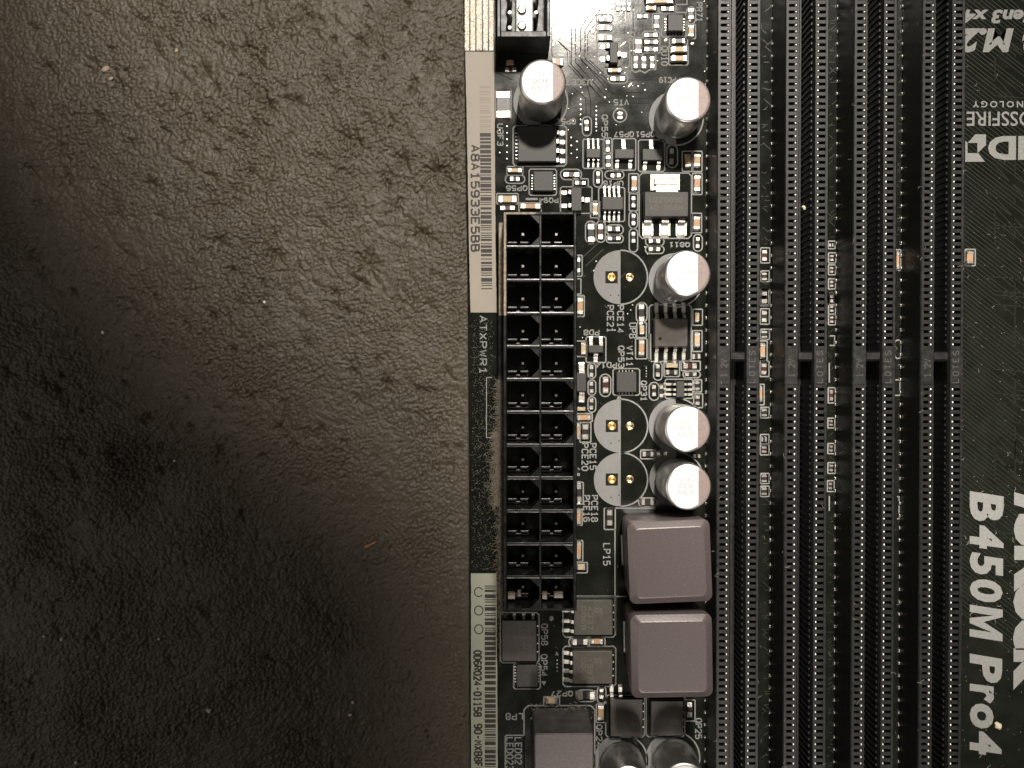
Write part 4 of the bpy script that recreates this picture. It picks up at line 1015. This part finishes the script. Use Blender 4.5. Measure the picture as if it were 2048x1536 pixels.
# ================================================================== dust and loose crumbs
def lint(name, n, place, m, seed, lmin, lmax, wd, zr, parent=None, specks=0, ss=(.02, .06)):
    rr = random.Random(seed); mb = MB()
    for i in range(n):
        x, y = place(rr); z = rr.uniform(*zr); a = rr.uniform(0, 6.28); l = rr.uniform(lmin, lmax); k = rr.uniform(-2.5, 2.5)/max(l, .2)
        pts = []
        for s in range(5):
            pts.append((x, y, z+rr.uniform(-.02, .05))); x += math.cos(a)*l/4; y += math.sin(a)*l/4; a += k*l/4
        for s in range(4):
            (x0, y0, z0), (x1, y1, z1) = pts[s], pts[s+1]
            dx, dy = -(y1-y0), x1-x0; d = math.hypot(dx, dy) or 1; dx, dy = dx/d*wd/2, dy/d*wd/2
            mb.face([(x0-dx, y0-dy, z0), (x1-dx, y1-dy, z1), (x1, y1, z1+wd), (x0, y0, z0+wd)]); mb.face([(x0, y0, z0+wd), (x1, y1, z1+wd), (x1+dx, y1+dy, z1), (x0+dx, y0+dy, z0)])
    for i in range(specks):
        x, y = place(rr); s = rr.uniform(*ss); z = zr[0]
        t = rr.uniform(0, 6.28)
        b = [(x+s*rr.uniform(.6, 1.2)*math.cos(t+j*1.57), y+s*rr.uniform(.6, 1.2)*math.sin(t+j*1.57), z) for j in range(4)]
        mb.loft([b, [(x+(p[0]-x)*.4, y+(p[1]-y)*.4, z+s*.8) for p in b]])
    return obj(name, mb.build(name, m), parent, (0, 0, 0) if not parent else (0, 0, 0), kind='stuff')
def box_px(x0, y0, x1, y1, z=0): return lambda rr: P(rr.uniform(x0, x1), rr.uniform(y0, y1), z)
def gauss_px(x, y0, y1, sx, z): return lambda rr: P(rr.gauss(x, sx), rr.uniform(y0, y1), z)
def tagd(o, label, cat='dust'): o['label'] = label; o['category'] = cat; return o
tagd(lint('edge_dust', 130, box_px(944, 640, 986, 1140), 'dust', 1, .2, .9, .014, (.02, .08), None, 1300, (.012, .04)), 'fine pale dust on the bare board edge under ATXPWR1')
def fl(rr):
    y = rr.choice([rr.uniform(865, 1015), rr.uniform(865, 1010), rr.uniform(1015, 1225), rr.uniform(760, 870)])
    sx = (5.5+2.5*math.sin(y*.13)) if 865 < y < 1015 else 1.8
    x = rr.gauss(995 if 865 < y < 1015 else 1001, sx)
    return P(x, y, 3.4)
tagd(lint('dust_fluff', 2300, fl, 'fluff', 2, .3, 1.3, .022, (3.38, 4.2)), 'brown dust fluff caught along the left side of the power socket')
tagd(lint('corner_lint', 110, box_px(990, 1215, 1012, 1320), 'fluff', 4, .4, 1.6, .02, (.05, .5)), 'grey lint at the lower left corner of the power socket')
tagd(lint('board_dust', 60, box_px(1932, 0, 2060, 1540), 'dust', 6, .15, .7, .03, (.03, .06), None, 260, (.015, .06)), 'scattered pale dust on the bare board right of the slots')
tagd(lint('component_dust', 50, box_px(1000, 0, 1425, 1536), 'dust', 8, .15, .8, .028, (.03, .1), None, 650, (.012, .035)), 'tiny dust specks among the small components')
tagd(lint('slot_dust', 90, lambda rr: P(rr.choice([1434, 1520, 1572, 1658, 1708, 1793, 1843, 1926])+rr.gauss(0, 5), rr.uniform(0, 1536), HD), 'dust', 9, .15, .9, .025, (HD+.02, HD+.1), None, 260, (.012, .04)), 'pale dust specks on the memory slot rims')
tagd(lint('choke_dust', 0, lambda rr: P(rr.uniform(1275, 1412), rr.choice([rr.uniform(1060, 1195), rr.uniform(1250, 1385)]), 10), 'dust', 10, .1, .2, .03, (10.01, 10.02), None, 34, (.015, .04)), 'tiny dust specks on the purple choke tops')
tagd(lint('mat_dust', 14, box_px(10, 10, 920, 1520, ZMAT), 'dust', 12, .3, 1.6, .03, (ZMAT+.25, ZMAT+.4), None, 70, (.015, .05)), 'tiny pale specks scattered over the black leather mat')
tagd(lint('choke_side_dust', 120, box_px(1060, 1408, 1186, 1440, .3), 'fluff', 13, .2, .9, .035, (.05, .6)), 'grey dust piled behind the bottom choke')

def crumb(name, px, py, size, label, m='crumb', z=None, cat='crumb', flat=.55, seed=0):
    zz = (ZMAT+.12) if z is None else z
    x, y = P(px, py, zz); r = size/14.3/2; rr = random.Random(seed or int(px*7+py))
    mb = MB(); n = 9
    prof = [(.55, 0), (1.0, .35), (.85, .7), (.4, 1.0)]
    wob = [rr.uniform(.6, 1.25) for _ in range(n)]
    rings = []
    for f, h in prof:
        rings.append([(r*f*wob[i]*rr.uniform(.85, 1.15)*math.cos(2*math.pi*i/n), r*f*wob[i]*rr.uniform(.85, 1.15)*math.sin(2*math.pi*i/n), h*r*2*flat) for i in range(n)])
    mb.loft(rings)
    return obj(name, mb.build(name, m), None, (x, y, zz), rr.uniform(0, 3), label=label, cat=cat, group='loose crumbs')
crumb('crumb', 419, 1421, 12, 'largest white crumb on the dark lower part of the mat')
crumb('crumb', 124, 1278, 8, 'white crumb near the left edge, right one of a close pair')
crumb('crumb', 88.5, 1273, 6, 'white crumb near the left edge, left one of a close pair')
crumb('crumb', 153, 1524, 7, 'white crumb at the very bottom edge of the mat')
crumb('crumb', 701, 1429, 7, 'pale crumb low on the mat, lower one of the pair nearest the board')
crumb('crumb', 706, 1405, 6, 'pale crumb low on the mat, upper one of the pair nearest the board')
crumb('crumb', 529, 605, 7, 'white crumb on the brightly lit middle of the mat')
crumb('crumb', 206, 665, 6, 'white crumb in the shaded left part of the mat')
crumb('crumb', 318, 1278, 5, 'tiny white crumb level with the close pair at the left')
crumb('crumb', 349, 922, 5, 'tiny pale crumb alone in the left half below the lit area')
crumb('paper_flake', 211, 138, 15, 'pale brown flake at the upper left of the mat, the larger one', 'flake', None, 'flake', .15)
crumb('paper_flake', 222, 157, 8, 'pale flake just below the larger flake at the upper left', 'flake', None, 'flake', .2)
crumb('paper_flake', 353, 101, 9, 'pale flake to the right of the larger upper left flake', 'flake', None, 'flake', .15)
crumb('crumb', 1994, 1450, 16, 'beige crumb lying against the big white lettering at lower right', 'tape', .03, 'crumb', .5)
crumb('crumb', 1607, 415, 9, 'beige crumb stuck in the groove of the second memory slot', 'tape', HD-1.0, 'crumb', .6)
def splinter():
    z = ZMAT+.15; x0, y0 = P(727, 1096, z); x1, y1 = P(752, 1084, z)
    L_ = math.hypot(x1-x0, y1-y0); mb = MB()
    mb.loft([[(-L_/2, -.2, 0), (L_/2, -.1, 0), (L_/2+.1, .16, 0), (-L_/2+.25, .2, 0)], [(-L_/2+.05, -.17, .2), (L_/2-.03, -.08, .22), (L_/2, .12, .22), (-L_/2+.28, .16, .2)]])
    obj('wood_splinter', mb.build('wood_splinter', 'wood'), None, ((x0+x1)/2, (y0+y1)/2, z), math.atan2(y1-y0, x1-x0), label='small orange brown splinter lying on the mat', cat='splinter')
splinter()
